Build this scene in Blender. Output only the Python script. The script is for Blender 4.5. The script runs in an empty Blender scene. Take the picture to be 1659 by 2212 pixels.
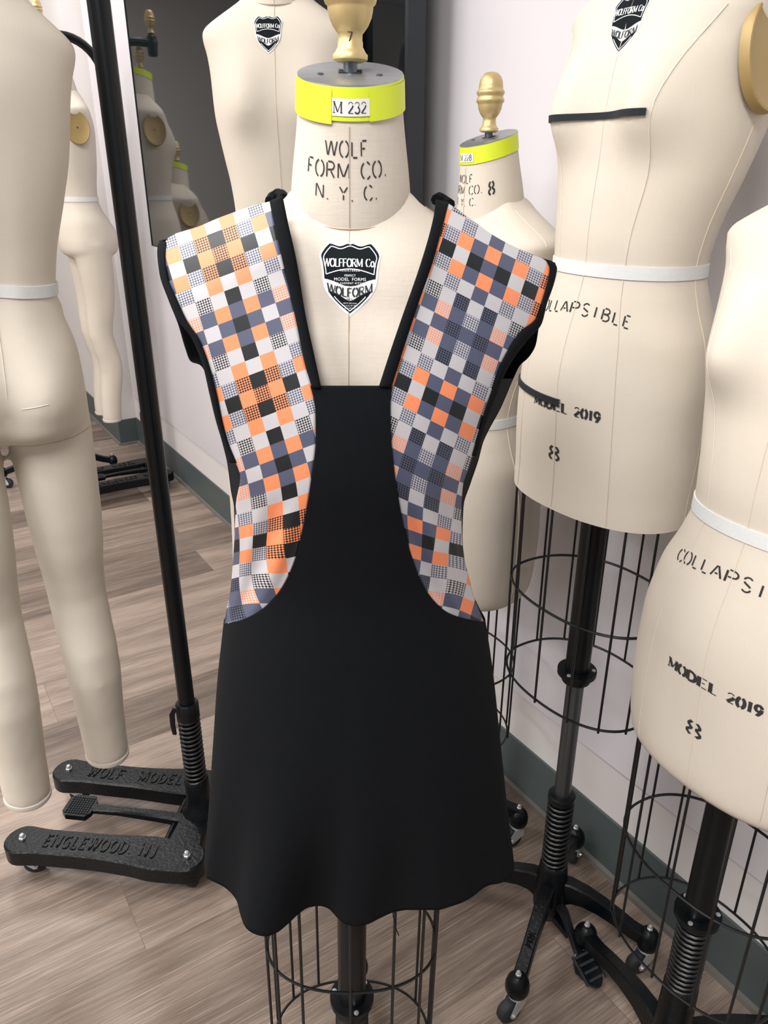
import bpy, math, random
import numpy as np
from mathutils import Vector, Matrix
random.seed(7)
SC = bpy.context.scene
COL = SC.collection
PI = math.pi
R = math.radians

# ------------------------------------------------------------------ camera
IW, IH, FPX = 1659, 2212, 1668.0
CAMH, TILT = 1.55, R(23.7)
cam = bpy.data.cameras.new('camera')
cam.sensor_fit = 'VERTICAL'
cam.sensor_height = 36.0
cam.lens = FPX / IH * 36.0
cam.clip_start = 0.05
camo = bpy.data.objects.new('camera', cam)
camo.location = (0, 0, CAMH)
camo.rotation_euler = (PI/2 - TILT, 0, 0)
COL.objects.link(camo)
SC.camera = camo
CAMP = Vector((0, 0, CAMH))
CF, SF = math.cos(TILT), math.sin(TILT)

def ray(px, py):
    u = (px - IW/2)/FPX
    v = (IH/2 - py)/FPX
    return Vector((u, CF + v*SF, -SF + v*CF))
def at_Y(px, py, Y):
    d = ray(px, py)
    return CAMP + d*(Y/d.y)
def at_z(px, py, z):
    d = ray(px, py)
    return CAMP + d*((z - CAMH)/d.z)
def proj(p):
    q = Vector(p) - CAMP
    zc = q.y*CF - q.z*SF
    yc = q.y*SF + q.z*CF
    return (IW/2 + FPX*q.x/zc, IH/2 - FPX*yc/zc)

# ------------------------------------------------------------------ world and light
w = bpy.data.worlds.new('world')
SC.world = w
w.use_nodes = True
w.node_tree.nodes['Background'].inputs[0].default_value = (0.86, 0.93, 1.0, 1)
w.node_tree.nodes['Background'].inputs[1].default_value = 0.55

def area(name, loc, size, sy, power, color=(1, .98, .965), rot=(0, 0, 0)):
    l = bpy.data.lights.new(name, 'AREA')
    l.shape = 'RECTANGLE'
    l.size, l.size_y = size, sy
    l.energy = power*1.45
    l.color = color
    o = bpy.data.objects.new(name, l)
    o.location = loc
    o.rotation_euler = rot
    COL.objects.link(o)
    return o
WAZ = R(32.5)
for i, (x, y, p) in enumerate([(-1.5, .9, 39), (-1.9, 3.6, 27), (-3.6, 2.0, 46), (-.5, -.9, 56), (-2.8, -.9, 72), (-3.6, 5.4, 16)]):
    area('ceiling_lamp_light', (x, y, 3.22), .6, 1.2, p, rot=(0, 0, WAZ))

SC.view_settings.view_transform = 'Standard'
SC.view_settings.look = 'None'
SC.view_settings.gamma = 1
SC.view_settings.use_curve_mapping = False
SC.view_settings.exposure = 0.05

# ------------------------------------------------------------------ materials
def srgb(h):
    h = h.lstrip('#')
    c = [int(h[i:i+2], 16)/255 for i in (0, 2, 4)]
    return tuple((x/12.92 if x <= .04045 else ((x + .055)/1.055)**2.4) for x in c) + (1,)

class NT:
    def __init__(self, name, rough=.5, metal=0., color=(.5, .5, .5, 1), spec=.5):
        self.m = bpy.data.materials.new(name)
        self.m.use_nodes = True
        self.t = self.m.node_tree
        self.b = self.t.nodes['Principled BSDF']
        self.b.inputs['Base Color'].default_value = color
        self.b.inputs['Roughness'].default_value = rough
        self.b.inputs['Metallic'].default_value = metal
        self.b.inputs['Specular IOR Level'].default_value = spec
    def n(self, typ, **kw):
        nd = self.t.nodes.new(typ)
        for k, v in kw.items():
            if k.startswith('i_'):
                key = k[2:]
                key = int(key) if key.isdigit() else key.replace('_', ' ')
                if hasattr(v, 'is_linked') or isinstance(v, bpy.types.NodeSocket):
                    self.t.links.new(v, nd.inputs[key])
                else:
                    nd.inputs[key].default_value = v
            else:
                setattr(nd, k, v)
        return nd
    def link(self, a, b):
        self.t.links.new(a, b)
    def math(self, op, a, b=0., c=0.):
        nd = self.t.nodes.new('ShaderNodeMath')
        nd.operation = op
        for i, v in enumerate((a, b, c)):
            if isinstance(v, bpy.types.NodeSocket): self.t.links.new(v, nd.inputs[i])
            else: nd.inputs[i].default_value = v
        return nd.outputs[0]
    def mix(self, f, a, b):
        nd = self.t.nodes.new('ShaderNodeMix')
        nd.data_type = 'RGBA'
        for i, v in ((0, f), (6, a), (7, b)):
            if isinstance(v, bpy.types.NodeSocket): self.t.links.new(v, nd.inputs[i])
            else: nd.inputs[i].default_value = v
        return nd.outputs[2]
    def bump(self, h, strength=.2, dist=.002):
        nd = self.n('ShaderNodeBump')
        nd.inputs['Strength'].default_value = strength
        nd.inputs['Distance'].default_value = dist
        self.link(h, nd.inputs['Height'])
        self.link(nd.outputs[0], self.b.inputs['Normal'])

def noise_mat(name, c1, c2, scale=30, rough=.6, bump=.0, bscale=None, metal=0., spec=.5, dist=.001, stretch=(1, 1, 1)):
    k = NT(name, rough, metal, srgb(c1), spec)
    tc = k.n('ShaderNodeTexCoord')
    mp = k.n('ShaderNodeMapping')
    mp.inputs['Scale'].default_value = stretch
    k.link(tc.outputs['Object'], mp.inputs['Vector'])
    nz = k.n('ShaderNodeTexNoise')
    nz.inputs['Scale'].default_value = scale
    nz.inputs['Detail'].default_value = 4
    k.link(mp.outputs[0], nz.inputs['Vector'])
    k.link(k.mix(nz.outputs['Fac'], srgb(c1), srgb(c2)), k.b.inputs['Base Color'])
    if bump:
        nb = k.n('ShaderNodeTexNoise')
        nb.inputs['Scale'].default_value = bscale or scale*6
        nb.inputs['Detail'].default_value = 3
        k.link(mp.outputs[0], nb.inputs['Vector'])
        k.bump(nb.outputs['Fac'], bump, dist)
    return k.m

def canvas_mat(name, c1, c2, weave=700, strength=.25):
    k = NT(name, .78, 0, srgb(c1), .25)
    tc = k.n('ShaderNodeTexCoord')
    nz = k.n('ShaderNodeTexNoise', i_Scale=14., i_Detail=3.)
    k.link(tc.outputs['Object'], nz.inputs['Vector'])
    hs = []
    for sc in ((weave*.35, weave*.35, weave*.05), (weave*.06, weave*.06, weave*.5)):
        mp = k.n('ShaderNodeMapping')
        mp.inputs['Scale'].default_value = sc
        k.link(tc.outputs['Object'], mp.inputs['Vector'])
        n2 = k.n('ShaderNodeTexNoise', i_Scale=1., i_Detail=2.)
        k.link(mp.outputs[0], n2.inputs['Vector'])
        hs.append(n2.outputs['Fac'])
    h = k.math('ADD', hs[0], hs[1])
    f = k.math('MULTIPLY_ADD', h, .35, k.math('MULTIPLY', nz.outputs['Fac'], .5))
    k.link(k.mix(k.math('SUBTRACT', f, .1), srgb(c1), srgb(c2)), k.b.inputs['Base Color'])
    k.bump(h, strength, .0006)
    return k.m

M = {}
M['canvas'] = canvas_mat('linen_canvas', '#d4cbbf', '#c6bcae', 900, .35)
M['canvas_smooth'] = canvas_mat('fine_canvas', '#d6cdc0', '#ccc3b4', 1300, .12)
M['seam'] = noise_mat('seam_thread', '#a89a8a', '#b8ab9b', 300, .8)
M['seam_pale'] = noise_mat('pale_seam', '#cfc4b7', '#d3c8bb', 300, .8)
M['stitch'] = noise_mat('overcast_stitch', '#c9bba4', '#d6cab6', 400, .8)
M['wtape'] = noise_mat('white_cotton_tape', '#dcdedd', '#cfd3d3', 200, .8)
M['btape'] = noise_mat('black_cotton_tape', '#10151b', '#1b2129', 300, .85)
M['gold'] = noise_mat('gold_paint', '#cab583', '#bda672', 25, .42, .25, 60, .45, dist=.001)
M['goldflat'] = noise_mat('gold_plate_paint', '#ab9361', '#9c8453', 12, .5, .1, 80, .25)
M['alu'] = noise_mat('brushed_aluminium', '#b9bcc0', '#9da1a6', 20, .38, .05, 200, .85, stretch=(1, 8, 1))
M['steel'] = noise_mat('grey_steel_rod', '#71777d', '#4a5057', 60, .35, 0, None, .9, stretch=(6, 6, .3))
M['chrome'] = noise_mat('chrome', '#d8dadc', '#c2c5c8', 40, .28, 0, None, .7)
M['dsteel'] = noise_mat('dull_steel_tube', '#6f7476', '#55595b', 30, .35, 0, None, .9, stretch=(8, 8, .3))
M['black'] = noise_mat('black_powder_coat', '#05090c', '#080d11', 40, .33, .05, 400, spec=.3)
M['iron'] = noise_mat('black_cast_iron', '#04080a', '#080d11', 60, .34, .4, 140, spec=.24, dist=.0025)
M['wire'] = noise_mat('black_wire', '#060809', '#0a0d0f', 40, .4)
M['rubber'] = noise_mat('dark_rubber', '#191c1f', '#24282b', 60, .7)
M['neon'] = noise_mat('neon_yellow_tape', '#d9e832', '#cfe02a', 12, .42)
M['paper'] = noise_mat('white_paper', '#e6e5e4', '#dddcdb', 60, .6)
M['ink'] = noise_mat('black_ink', '#161a1e', '#2a2d30', 260, .8)
M['ink2'] = noise_mat('worn_stencil_ink', '#17191c', '#3a3734', 500, .85)
M['shieldk'] = noise_mat('black_print', '#0a1014', '#10181d', 30, .8, spec=.15)
M['shieldw'] = noise_mat('white_sticker', '#eceeee', '#e2e5e6', 30, .45)
M['legcap'] = noise_mat('pale_end_cap', '#d8d2c8', '#cac3b8', 30, .6)
M['bfab'] = noise_mat('black_wool_crepe', '#090b0e', '#0e1115', 120, .93, .25, 900, spec=.15, dist=.0005)
M['screen'] = NT('glossy_black_screen', .035, 0, srgb('#14191b'), .75).m
M['bezel'] = noise_mat('screen_side_plastic', '#11181c', '#1a2228', 30, .45)
M['base'] = noise_mat('grey_green_vinyl_base', '#475152', '#4f5959', 8, .45)
M['caulk'] = noise_mat('grey_floor_bead', '#77726d', '#6b6763', 20, .6)
M['wall'] = noise_mat('wall_paint', '#d9d4d2', '#d3cecc', 3, .7)
M['gloss'] = noise_mat('glossy_white_panel', '#dad7db', '#d5d2d6', 2, .22)
M['ceil'] = noise_mat('ceiling_paint', '#e2e0dc', '#dad8d4', 3, .8)
M['lamp'] = NT('lamp_frame', .4, 0, srgb('#dddddd')).m

def floor_mat():
    k = NT('vinyl_plank_floor', .42, 0, (.4, .3, .25, 1), .4)
    tc = k.n('ShaderNodeTexCoord')
    uv = tc.outputs['UV']
    br = k.n('ShaderNodeTexBrick', offset=.37, offset_frequency=2, squash=1.)
    br.inputs['Color1'].default_value = (0, 0, 0, 1)
    br.inputs['Color2'].default_value = (1, 1, 1, 1)
    br.inputs['Mortar'].default_value = (.5, .5, .5, 1)
    br.inputs['Scale'].default_value = 1
    br.inputs['Mortar Size'].default_value = .0008
    br.inputs['Brick Width'].default_value = 1.22
    br.inputs['Row Height'].default_value = .227
    k.link(uv, br.inputs['Vector'])
    tone = k.math('MULTIPLY', br.outputs['Color'], 1.)
    def streak(sx, sy, det, off):
        mp = k.n('ShaderNodeMapping')
        mp.inputs['Scale'].default_value = (sx, sy, 1)
        mp.inputs['Location'].default_value = (off, off*.7, 0)
        k.link(uv, mp.inputs['Vector'])
        cx = k.n('ShaderNodeCombineXYZ')
        k.link(k.math('MULTIPLY', tone, 31.7), cx.inputs[0])
        k.link(k.math('MULTIPLY', tone, 17.3), cx.inputs[2])
        ad = k.n('ShaderNodeVectorMath', operation='ADD')
        k.link(mp.outputs[0], ad.inputs[0])
        k.link(cx.outputs[0], ad.inputs[1])
        nz = k.n('ShaderNodeTexNoise', i_Scale=1., i_Detail=det, i_Roughness=.62)
        k.link(ad.outputs[0], nz.inputs['Vector'])
        return nz.outputs['Fac']
    big = streak(1.7, 16, 4., 0)
    fine = streak(7, 380, 4., 5)
    dash = streak(13, 560, 2., 9)
    rp = k.n('ShaderNodeValToRGB')
    e = rp.color_ramp.elements
    e[0].position, e[0].color = .30, srgb('#52453c')
    e[1].position, e[1].color = .70, srgb('#9d8c7f')
    e.new(.5).color = srgb('#77695e')
    f = k.math('ADD', k.math('MULTIPLY', big, .64), k.math('MULTIPLY', fine, .36))
    f = k.math('ADD', f, k.math('MULTIPLY', k.math('SUBTRACT', tone, .5), .26))
    k.link(f, rp.inputs[0])
    c = rp.outputs[0]
    dr = k.n('ShaderNodeValToRGB')
    dr.color_ramp.elements[0].position = .52
    dr.color_ramp.elements[1].position = .74
    k.link(dash, dr.inputs[0])
    c = k.mix(k.math('MULTIPLY', dr.outputs[0], .55), c, srgb('#453730'))
    dl = k.n('ShaderNodeValToRGB')
    dl.color_ramp.elements[0].position = .56
    dl.color_ramp.elements[1].position = .72
    k.link(fine, dl.inputs[0])
    c = k.mix(k.math('MULTIPLY', dl.outputs[0], .35), c, srgb('#b8a899'))
    c = k.mix(k.math('MULTIPLY', br.outputs['Fac'], .55), c, srgb('#5c4c43'))
    k.link(c, k.b.inputs['Base Color'])
    k.bump(k.math('ADD', fine, dash), .12, .001)
    return k.m
M['floor'] = floor_mat()

def check_mat():
    k = NT('woven_check_jacquard', .5, 0, (.5, .5, .5, 1), .45)
    uvn = k.n('ShaderNodeUVMap')
    sp = k.n('ShaderNodeSeparateXYZ')
    k.link(uvn.outputs[0], sp.inputs[0])
    cx = k.math('FLOOR', k.math('ADD', sp.outputs[0], .5))
    ry = k.math('FLOOR', k.math('ADD', sp.outputs[1], .5))
    def fold(v, off):          # mirrored repeat of ten threads -> index 0..5
        d = k.math('SUBTRACT', v, off)
        wv = k.math('FLOORED_MODULO', d, 10.)
        return k.math('MINIMUM', wv, k.math('SUBTRACT', 10., wv))
    def node_mod(v): return v
    j = fold(cx, 0.)
    q = fold(ry, 1.)
    PAL = dict(B='#0c1216', L='#b9b6b9', O='#e8885c', S='#4c5167', )
    MIX = dict(B='BB', L='LL', O='OO', S='SS', d='OB', o='OB', g='SL', w='OL', x='LB', s='SB')
    # rows q=0..5  (distance from the mirror row), columns j=0..5
    T = ['dOBLBS', 'BogOSO', 'LOgLgL'.replace('g', 'L'), '', '', '']
    cols = {0: 'dBLBSB', 1: 'OoOLOS', 2: 'BgLxSL', 3: 'LOgLwS', 4: 'BSLsSs', 5: 'SOSLgS'}
    outs = []
    for which in (0, 1):
        res = None
        for jj in range(6):
            rp = k.n('ShaderNodeValToRGB')
            rp.color_ramp.interpolation = 'CONSTANT'
            e = rp.color_ramp.elements
            while len(e) > 1: e.remove(e[0])
            for qq in range(6):
                col = srgb(PAL[MIX[cols[jj][qq]][which]])
                if qq == 0:
                    e[0].position = 0; e[0].color = col
                else:
                    n_ = e.new((qq - .5)/6.); n_.color = col
            k.link(k.math('DIVIDE', q, 6.), rp.inputs[0])
            if res is None: res = rp.outputs[0]
            else: res = k.mix(k.math('GREATER_THAN', j, jj - .5), res, rp.outputs[0])
        outs.append(res)
    mp = k.n('ShaderNodeMapping')
    mp.inputs['Rotation'].default_value = (0, 0, PI/4)
    mp.inputs['Scale'].default_value = (8.5, 8.5, 1)
    k.link(uvn.outputs[0], mp.inputs['Vector'])
    ck = k.n('ShaderNodeTexChecker', i_Scale=1.)
    k.link(mp.outputs[0], ck.inputs['Vector'])
    c = k.mix(ck.outputs['Fac'], outs[0], outs[1])
    k.link(c, k.b.inputs['Base Color'])
    wv = k.n('ShaderNodeTexNoise', i_Scale=26., i_Detail=2.)
    k.link(uvn.outputs[0], wv.inputs['Vector'])
    k.bump(wv.outputs['Fac'], .15, .0006)
    return k.m
M['check'] = check_mat()

# ------------------------------------------------------------------ mesh builder
class MB:
    def __init__(self):
        self.v, self.f, self.uv = [], [], None
    def add(self, vs, fs):
        o = len(self.v)
        self.v += [tuple(x) for x in vs]
        self.f += [tuple(i + o for i in q) for q in fs]
    def box(self, c, s, rot=None):
        vs = []
        for x in (-1, 1):
            for y in (-1, 1):
                for z in (-1, 1):
                    p = Vector((x*s[0]/2, y*s[1]/2, z*s[2]/2))
                    if rot is not None: p = rot @ p
                    vs.append(p + Vector(c))
        self.add(vs, [(0, 1, 3, 2), (4, 6, 7, 5), (0, 4, 5, 1), (2, 3, 7, 6), (0, 2, 6, 4), (1, 5, 7, 3)])
    def grid(self, rows, closeu=False, flip=False):
        n, m = len(rows), len(rows[0])
        vs = [p for r in rows for p in r]
        fs = []
        for i in range(n - 1):
            for j in range(m if closeu else m - 1):
                j2 = (j + 1) % m
                q = (i*m + j, i*m + j2, (i + 1)*m + j2, (i + 1)*m + j)
                fs.append(q[::-1] if flip else q)
        self.add(vs, fs)
    def cap(self, pts, flip=False):
        c = sum((Vector(p) for p in pts), Vector())/len(pts)
        n = len(pts)
        fs = [(i, (i + 1) % n, n) for i in range(n)]
        if flip: fs = [q[::-1] for q in fs]
        self.add(list(pts) + [c], fs)
    def lathe(self, prof, n=24, c=(0, 0, 0), axis=None):
        rows = []
        Q = axis if axis is not None else Matrix.Identity(3)
        for r, z in prof:
            rows.append([Vector(c) + Q @ Vector((r*math.cos(a), r*math.sin(a), z)) for a in [2*PI*i/n for i in range(n)]])
        self.grid(rows, True)
        if prof[0][0] > 1e-5: self.cap(rows[0], True)
        if prof[-1][0] > 1e-5: self.cap(rows[-1])
    def tube(self, path, r, n=8, closed=False, caps=True, flat=1.0):
        P = [Vector(p) for p in path]
        N = len(P)
        rows = []
        up = None
        for i in range(N):
            if closed: t = P[(i + 1) % N] - P[i - 1]
            else: t = P[min(i + 1, N - 1)] - P[max(i - 1, 0)]
            t.normalize()
            if up is None:
                up = Vector((0, 0, 1)) if abs(t.z) < .9 else Vector((0, 1, 0))
            a = t.cross(up)
            if a.length < 1e-6: a = t.cross(Vector((1, 0, 0)))
            a.normalize()
            b = a.cross(t)
            up = b
            rr = r[i] if isinstance(r, (list, tuple)) else r
            rows.append([P[i] + a*(rr*math.cos(k)) + b*(rr*flat*math.sin(k)) for k in [2*PI*q/n for q in range(n)]])
        if closed: rows.append(rows[0])
        self.grid(rows, True)
        if caps and not closed:
            self.cap(rows[0], True)
            self.cap(rows[-1])
    def rbar(self, path, widths, heights, up=Vector((0, 0, 1)), bev=.25):
        """bar with a chamfered rectangular section swept along a path"""
        P = [Vector(p) for p in path]
        N = len(P)
        rows = []
        for i in range(N):
            t = (P[min(i + 1, N - 1)] - P[max(i - 1, 0)]).normalized()
            a = t.cross(up).normalized()
            b = a.cross(t)
            w_ = widths[i]/2; h_ = heights[i]/2
            e = min(w_, h_)*bev
            pts = [(-w_, -h_ + e), (-w_, h_ - e), (-w_ + e, h_), (w_ - e, h_), (w_, h_ - e), (w_, -h_ + e), (w_ - e, -h_), (-w_ + e, -h_)]
            rows.append([P[i] + a*x + b*y for x, y in pts])
        self.grid(rows, True)
        self.cap(rows[0], True)
        self.cap(rows[-1])
    def ball(self, c, r, n=12, sz=1.0):
        self.lathe([(max(1e-6, r*math.sin(PI*i/n)), -r*sz*math.cos(PI*i/n)) for i in range(n + 1)], n*2, c)
    def prism(self, poly, z0, z1, Q=None, c=(0, 0, 0)):
        n = len(poly)
        Q = Q or Matrix.Identity(3)
        lo = [Vector(c) + Q @ Vector((x, y, z0)) for x, y in poly]
        hi = [Vector(c) + Q @ Vector((x, y, z1)) for x, y in poly]
        self.add(lo + hi, [(i, (i + 1) % n, n + (i + 1) % n, n + i) for i in range(n)] + [tuple(range(n))[::-1], tuple(range(n, 2*n))])
    def build(self, name, mat, parent=None, smooth=True, angle=40):
        me = bpy.data.meshes.new(name)
        me.from_pydata(self.v, [], self.f)
        me.validate()
        me.update()
        import bmesh
        bm = bmesh.new()
        bm.from_mesh(me)
        bmesh.ops.remove_doubles(bm, verts=bm.verts, dist=1e-6)
        bmesh.ops.recalc_face_normals(bm, faces=bm.faces)
        for f in bm.faces: f.smooth = smooth
        if smooth:
            for e in bm.edges:
                if len(e.link_faces) == 2 and e.calc_face_angle(0) > R(angle): e.smooth = False
        bm.to_mesh(me)
        bm.free()
        me.materials.append(mat)
        o = bpy.data.objects.new(name, me)
        COL.objects.link(o)
        if parent: o.parent = parent
        return o

def thing(name, label, cat, loc=(0, 0, 0), rz=0., group=None, lean=None):
    o = bpy.data.objects.new(name, None)
    COL.objects.link(o)
    o.empty_display_size = .1
    o.location = loc
    o.rotation_euler = (lean[0] if lean else 0, lean[1] if lean else 0, rz)
    o['label'] = label
    o['category'] = cat
    if group: o['group'] = group
    return o
def struct(o):
    o['kind'] = 'structure'
    return o

# ------------------------------------------------------------------ interpolation helpers
def pchip(xs, ys):
    xs = np.array(xs, float); ys = np.array(ys, float)
    h = np.diff(xs); d = np.diff(ys)/h
    m = np.zeros(len(xs))
    for i in range(1, len(xs) - 1):
        if d[i-1]*d[i] > 0:
            w1, w2 = 2*h[i] + h[i-1], h[i] + 2*h[i-1]
            m[i] = (w1 + w2)/(w1/d[i-1] + w2/d[i])
    m[0], m[-1] = d[0], d[-1]
    def f(x):
        x = min(max(x, xs[0]), xs[-1])
        i = min(max(int(np.searchsorted(xs, x)) - 1, 0), len(h) - 1)
        t = (x - xs[i])/h[i]
        return float((2*t**3 - 3*t*t + 1)*ys[i] + (t**3 - 2*t*t + t)*h[i]*m[i] + (-2*t**3 + 3*t*t)*ys[i+1] + (t**3 - t*t)*h[i]*m[i+1])
    return f
def polyline(pts):
    """arc-length parametrised smooth curve through pixel points, t in 0..1"""
    P = np.array(pts, float)
    L = np.concatenate([[0], np.cumsum(np.hypot(*np.diff(P, axis=0).T))])
    L /= L[-1]
    fx, fy = pchip(L, P[:, 0]), pchip(L, P[:, 1])
    return lambda t: (fx(t), fy(t))
def xcurve(pts):
    """x as a function of y"""
    P = sorted(pts, key=lambda p: p[1])
    return pchip([p[1] for p in P], [p[0] for p in P])
def lerp(a, b, t): return a + (b - a)*t
def smooth01(t):
    t = min(max(t, 0.), 1.)
    return t*t*(3 - 2*t)

# ------------------------------------------------------------------ letters
def arc(cx, cy, rx, ry, a0, a1, n=9):
    return [(cx + rx*math.cos(R(lerp(a0, a1, i/n))), cy + ry*math.sin(R(lerp(a0, a1, i/n)))) for i in range(n + 1)]
G = {  # glyph: (advance, [(weight, points)])
 'W': (1.05, [(1, [(0, 1), (.26, 0)]), (0, [(.26, 0), (.52, 1)]), (1, [(.52, 1), (.78, 0)]), (0, [(.78, 0), (1.04, 1)])]),
 'O': (.78, [(1, arc(.38, .5, .37, .5, 97, 263)), (1, arc(.38, .5, .37, .5, -83, 83))]),
 'L': (.58, [(1, [(.05, 1), (.05, 0)]), (0, [(.05, .0), (.56, .0)])]),
 'F': (.60, [(1, [(.05, 1), (.05, 0)]), (0, [(.05, .98), (.58, .98)]), (0, [(.05, .52), (.44, .52)])]),
 'R': (.72, [(1, [(.05, 1), (.05, 0)]), (0, [(.05, .98), (.35, .98)] + arc(.38, .75, .24, .23, 80, -80) + [(.05, .5)]), (1, [(.32, .5), (.68, 0)])]),
 'M': (.98, [(0, [(.05, 0), (.05, 1)]), (1, [(.05, 1), (.46, .1)]), (0, [(.46, .1), (.88, 1)]), (1, [(.88, 1), (.88, 0)])]),
 'C': (.74, [(1, arc(.42, .5, .40, .5, 110, 250)), (0, arc(.42, .5, .34, .5, 85, 38)), (0, arc(.42, .5, .34, .5, -85, -38))]),
 'N': (.82, [(0, [(.05, 0), (.05, 1)]), (1, [(.05, 1), (.72, 0)]), (0, [(.72, 0), (.72, 1)])]),
 'Y': (.76, [(1, [(0, 1), (.36, .5)]), (0, [(.72, 1), (.36, .5)]), (1, [(.36, .5), (.36, 0)])]),
 'A': (.80, [(0, [(0, 0), (.38, 1)]), (1, [(.38, 1), (.76, 0)]), (0, [(.18, .34), (.58, .34)])]),
 'P': (.66, [(1, [(.05, 1), (.05, 0)]), (0, [(.05, .98), (.35, .98)] + arc(.36, .74, .24, .24, 80, -80) + [(.05, .48)])]),
 'S': (.62, [(0, arc(.3, .75, .25, .25, 30, 180)), (1, [(.06, .70), (.14, .58), (.44, .42), (.54, .30)]), (0, arc(.3, .25, .25, .25, 0, -150))]),
 'I': (.30, [(1, [(.12, 1), (.12, 0)])]),
 'B': (.68, [(1, [(.05, 1), (.05, 0)]), (0, [(.05, .98)] + arc(.34, .77, .24, .21, 85, -85) + [(.05, .54)]), (0, [(.05, .52)] + arc(.36, .27, .26, .25, 85, -85) + [(.05, .02)])]),
 'E': (.62, [(1, [(.05, 1), (.05, 0)]), (0, [(.05, .98), (.56, .98)]), (0, [(.05, .52), (.44, .52)]), (0, [(.05, .02), (.58, .02)])]),
 'D': (.76, [(1, [(.05, 1), (.05, 0)]), (1, [(.05, .98)] + arc(.28, .5, .42, .48, 88, -88) + [(.05, .02)])]),
 'G': (.78, [(1, arc(.42, .5, .40, .5, 60, 300)), (0, [(.66, 0), (.66, .45)]), (0, [(.45, .45), (.70, .45)])]),
 'J': (.55, [(1, [(.42, 1), (.42, .25)]), (0, arc(.22, .25, .20, .25, 0, -150))]),
 'o': (.62, [(1, arc(.29, .34, .26, .34, 97, 263)), (1, arc(.29, .34, .26, .34, -83, 83))]),
 '0': (.66, [(1, arc(.31, .5, .29, .5, 97, 263)), (1, arc(.31, .5, .29, .5, -83, 83))]),
 '1': (.44, [(1, [(.22, 1), (.22, 0)]), (0, [(.04, .84), (.22, 1)])]),
 '2': (.62, [(0, arc(.29, .72, .25, .27, 165, 20)), (1, [(.54, .70), (.46, .5), (.04, .04)]), (0, [(.04, .02), (.58, .02)])]),
 '3': (.62, [(0, arc(.28, .76, .23, .23, 160, -70)), (1, arc(.28, .28, .27, .28, 75, -150))]),
 '7': (.58, [(0, [(.02, .98), (.55, .98)]), (1, [(.55, .98), (.2, 0)])]),
 '8': (.64, [(1, arc(.31, .76, .22, .23, 90, 270)), (1, arc(.31, .76, .22, .23, -90, 90)), (1, arc(.31, .27, .27, .27, 90, 270)), (1, arc(.31, .27, .27, .27, -90, 90))]),
 '9': (.64, [(1, arc(.3, .68, .26, .31, 0, 350)), (1, [(.56, .68), (.54, .4), (.3, .02), (.12, .06)])]),
 '#': (.62, [(1, [(.22, 1.02), (.10, .82), (.10, .70), (.22, .54), (.20, .46), (.06, .30), (.06, .16), (.2, -.02)]), (1, [(.40, 1.02), (.52, .82), (.52, .70), (.40, .54), (.42, .46), (.56, .30), (.56, .16), (.42, -.02)])]),
 '.': (.28, [(2, [(.08, .05), (.17, .05)])]),
 ',': (.28, [(2, [(.12, .05), (.10, -.10)])]),
 ' ': (.45, []),
}
def strokes(text, h, thick=.16, thin=.08, track=.12, stencil=0., serif=0., xs=1.0):
    """text as 2-D ribbons, centred at x=0, baseline y=0: list of (left edge pts, right edge pts)"""
    x = 0
    out = []
    for ch in text:
        adv, st = G[ch]
        for wgt, pts in st:
            P = [Vector((p[0]*xs, p[1])) for p in pts]
            wd = thin if wgt == 0 else thick
            if wgt == 2: wd = .10
            if stencil and wgt != 2:
                for e in (0, -1):
                    a, b = (P[0], P[1]) if e == 0 else (P[-1], P[-2])
                    d = (b - a)
                    if d.length > 1e-6:
                        P[e] = a + d*min(.45, stencil/d.length)
            L, Q = [], []
            n = len(P)
            for i in range(n):
                t = (P[min(i + 1, n - 1)] - P[max(i - 1, 0)]).normalized()
                nn = Vector((-t.y, t.x))
                L.append(P[i] + nn*wd/2)
                Q.append(P[i] - nn*wd/2)
            out.append((x, L, Q))
            if serif and wgt != 2:
                for p in (P[0], P[-1]):
                    if p.y > .93 or p.y < .07:
                        yb = .97 if p.y > .5 else .03
                        if len(pts) <= 2 and abs(pts[0][1] - pts[1][1]) > .5:
                            out.append((x, [Vector((p.x - serif, yb + .03)), Vector((p.x + serif, yb + .03))], [Vector((p.x - serif, yb - .03)), Vector((p.x + serif, yb - .03))]))
        x += adv*xs + track
    W_ = x - track
    res = []
    for ox, L, Q in out:
        res.append(([(((p.x + ox) - W_/2)*h, p.y*h) for p in L], [(((p.x + ox) - W_/2)*h, p.y*h) for p in Q]))
    return res, W_*h
def letter_mb(mb, ribbons, fn, raise_=0.):
    for L, Q in ribbons:
        a = [fn(x, y) for x, y in L]
        b = [fn(x, y) for x, y in Q]
        mb.grid([a, b])
        if raise_:
            a2 = [fn(x, y, raise_) for x, y in L]
            b2 = [fn(x, y, raise_) for x, y in Q]
            mb.grid([a2, b2]); mb.grid([a, a2]); mb.grid([b, b2])
            mb.add([a[0], b[0], b2[0], a2[0], a[-1], b[-1], b2[-1], a2[-1]], [(0, 1, 2, 3), (4, 5, 6, 7)])
_fc = {}
def font_tris(text, h, spacing=1.0, xs=1.0):
    key = (text, spacing)
    if key not in _fc:
        cu = bpy.data.curves.new('t', 'FONT')
        cu.body = text
        cu.size = 1
        cu.space_character = spacing
        cu.align_x = 'CENTER'
        cu.resolution_u = 2
        o = bpy.data.objects.new('t', cu)
        COL.objects.link(o)
        dg = bpy.context.evaluated_depsgraph_get()
        me = o.evaluated_get(dg).to_mesh()
        _fc[key] = ([(v.co.x, v.co.y) for v in me.vertices], [tuple(p.vertices) for p in me.polygons])
        o.evaluated_get(dg).to_mesh_clear()
        bpy.data.objects.remove(o)
        bpy.data.curves.remove(cu)
    vs, fs = _fc[key]
    k = h/.72
    return [(x*k*xs, y*k) for x, y in vs], fs

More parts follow.
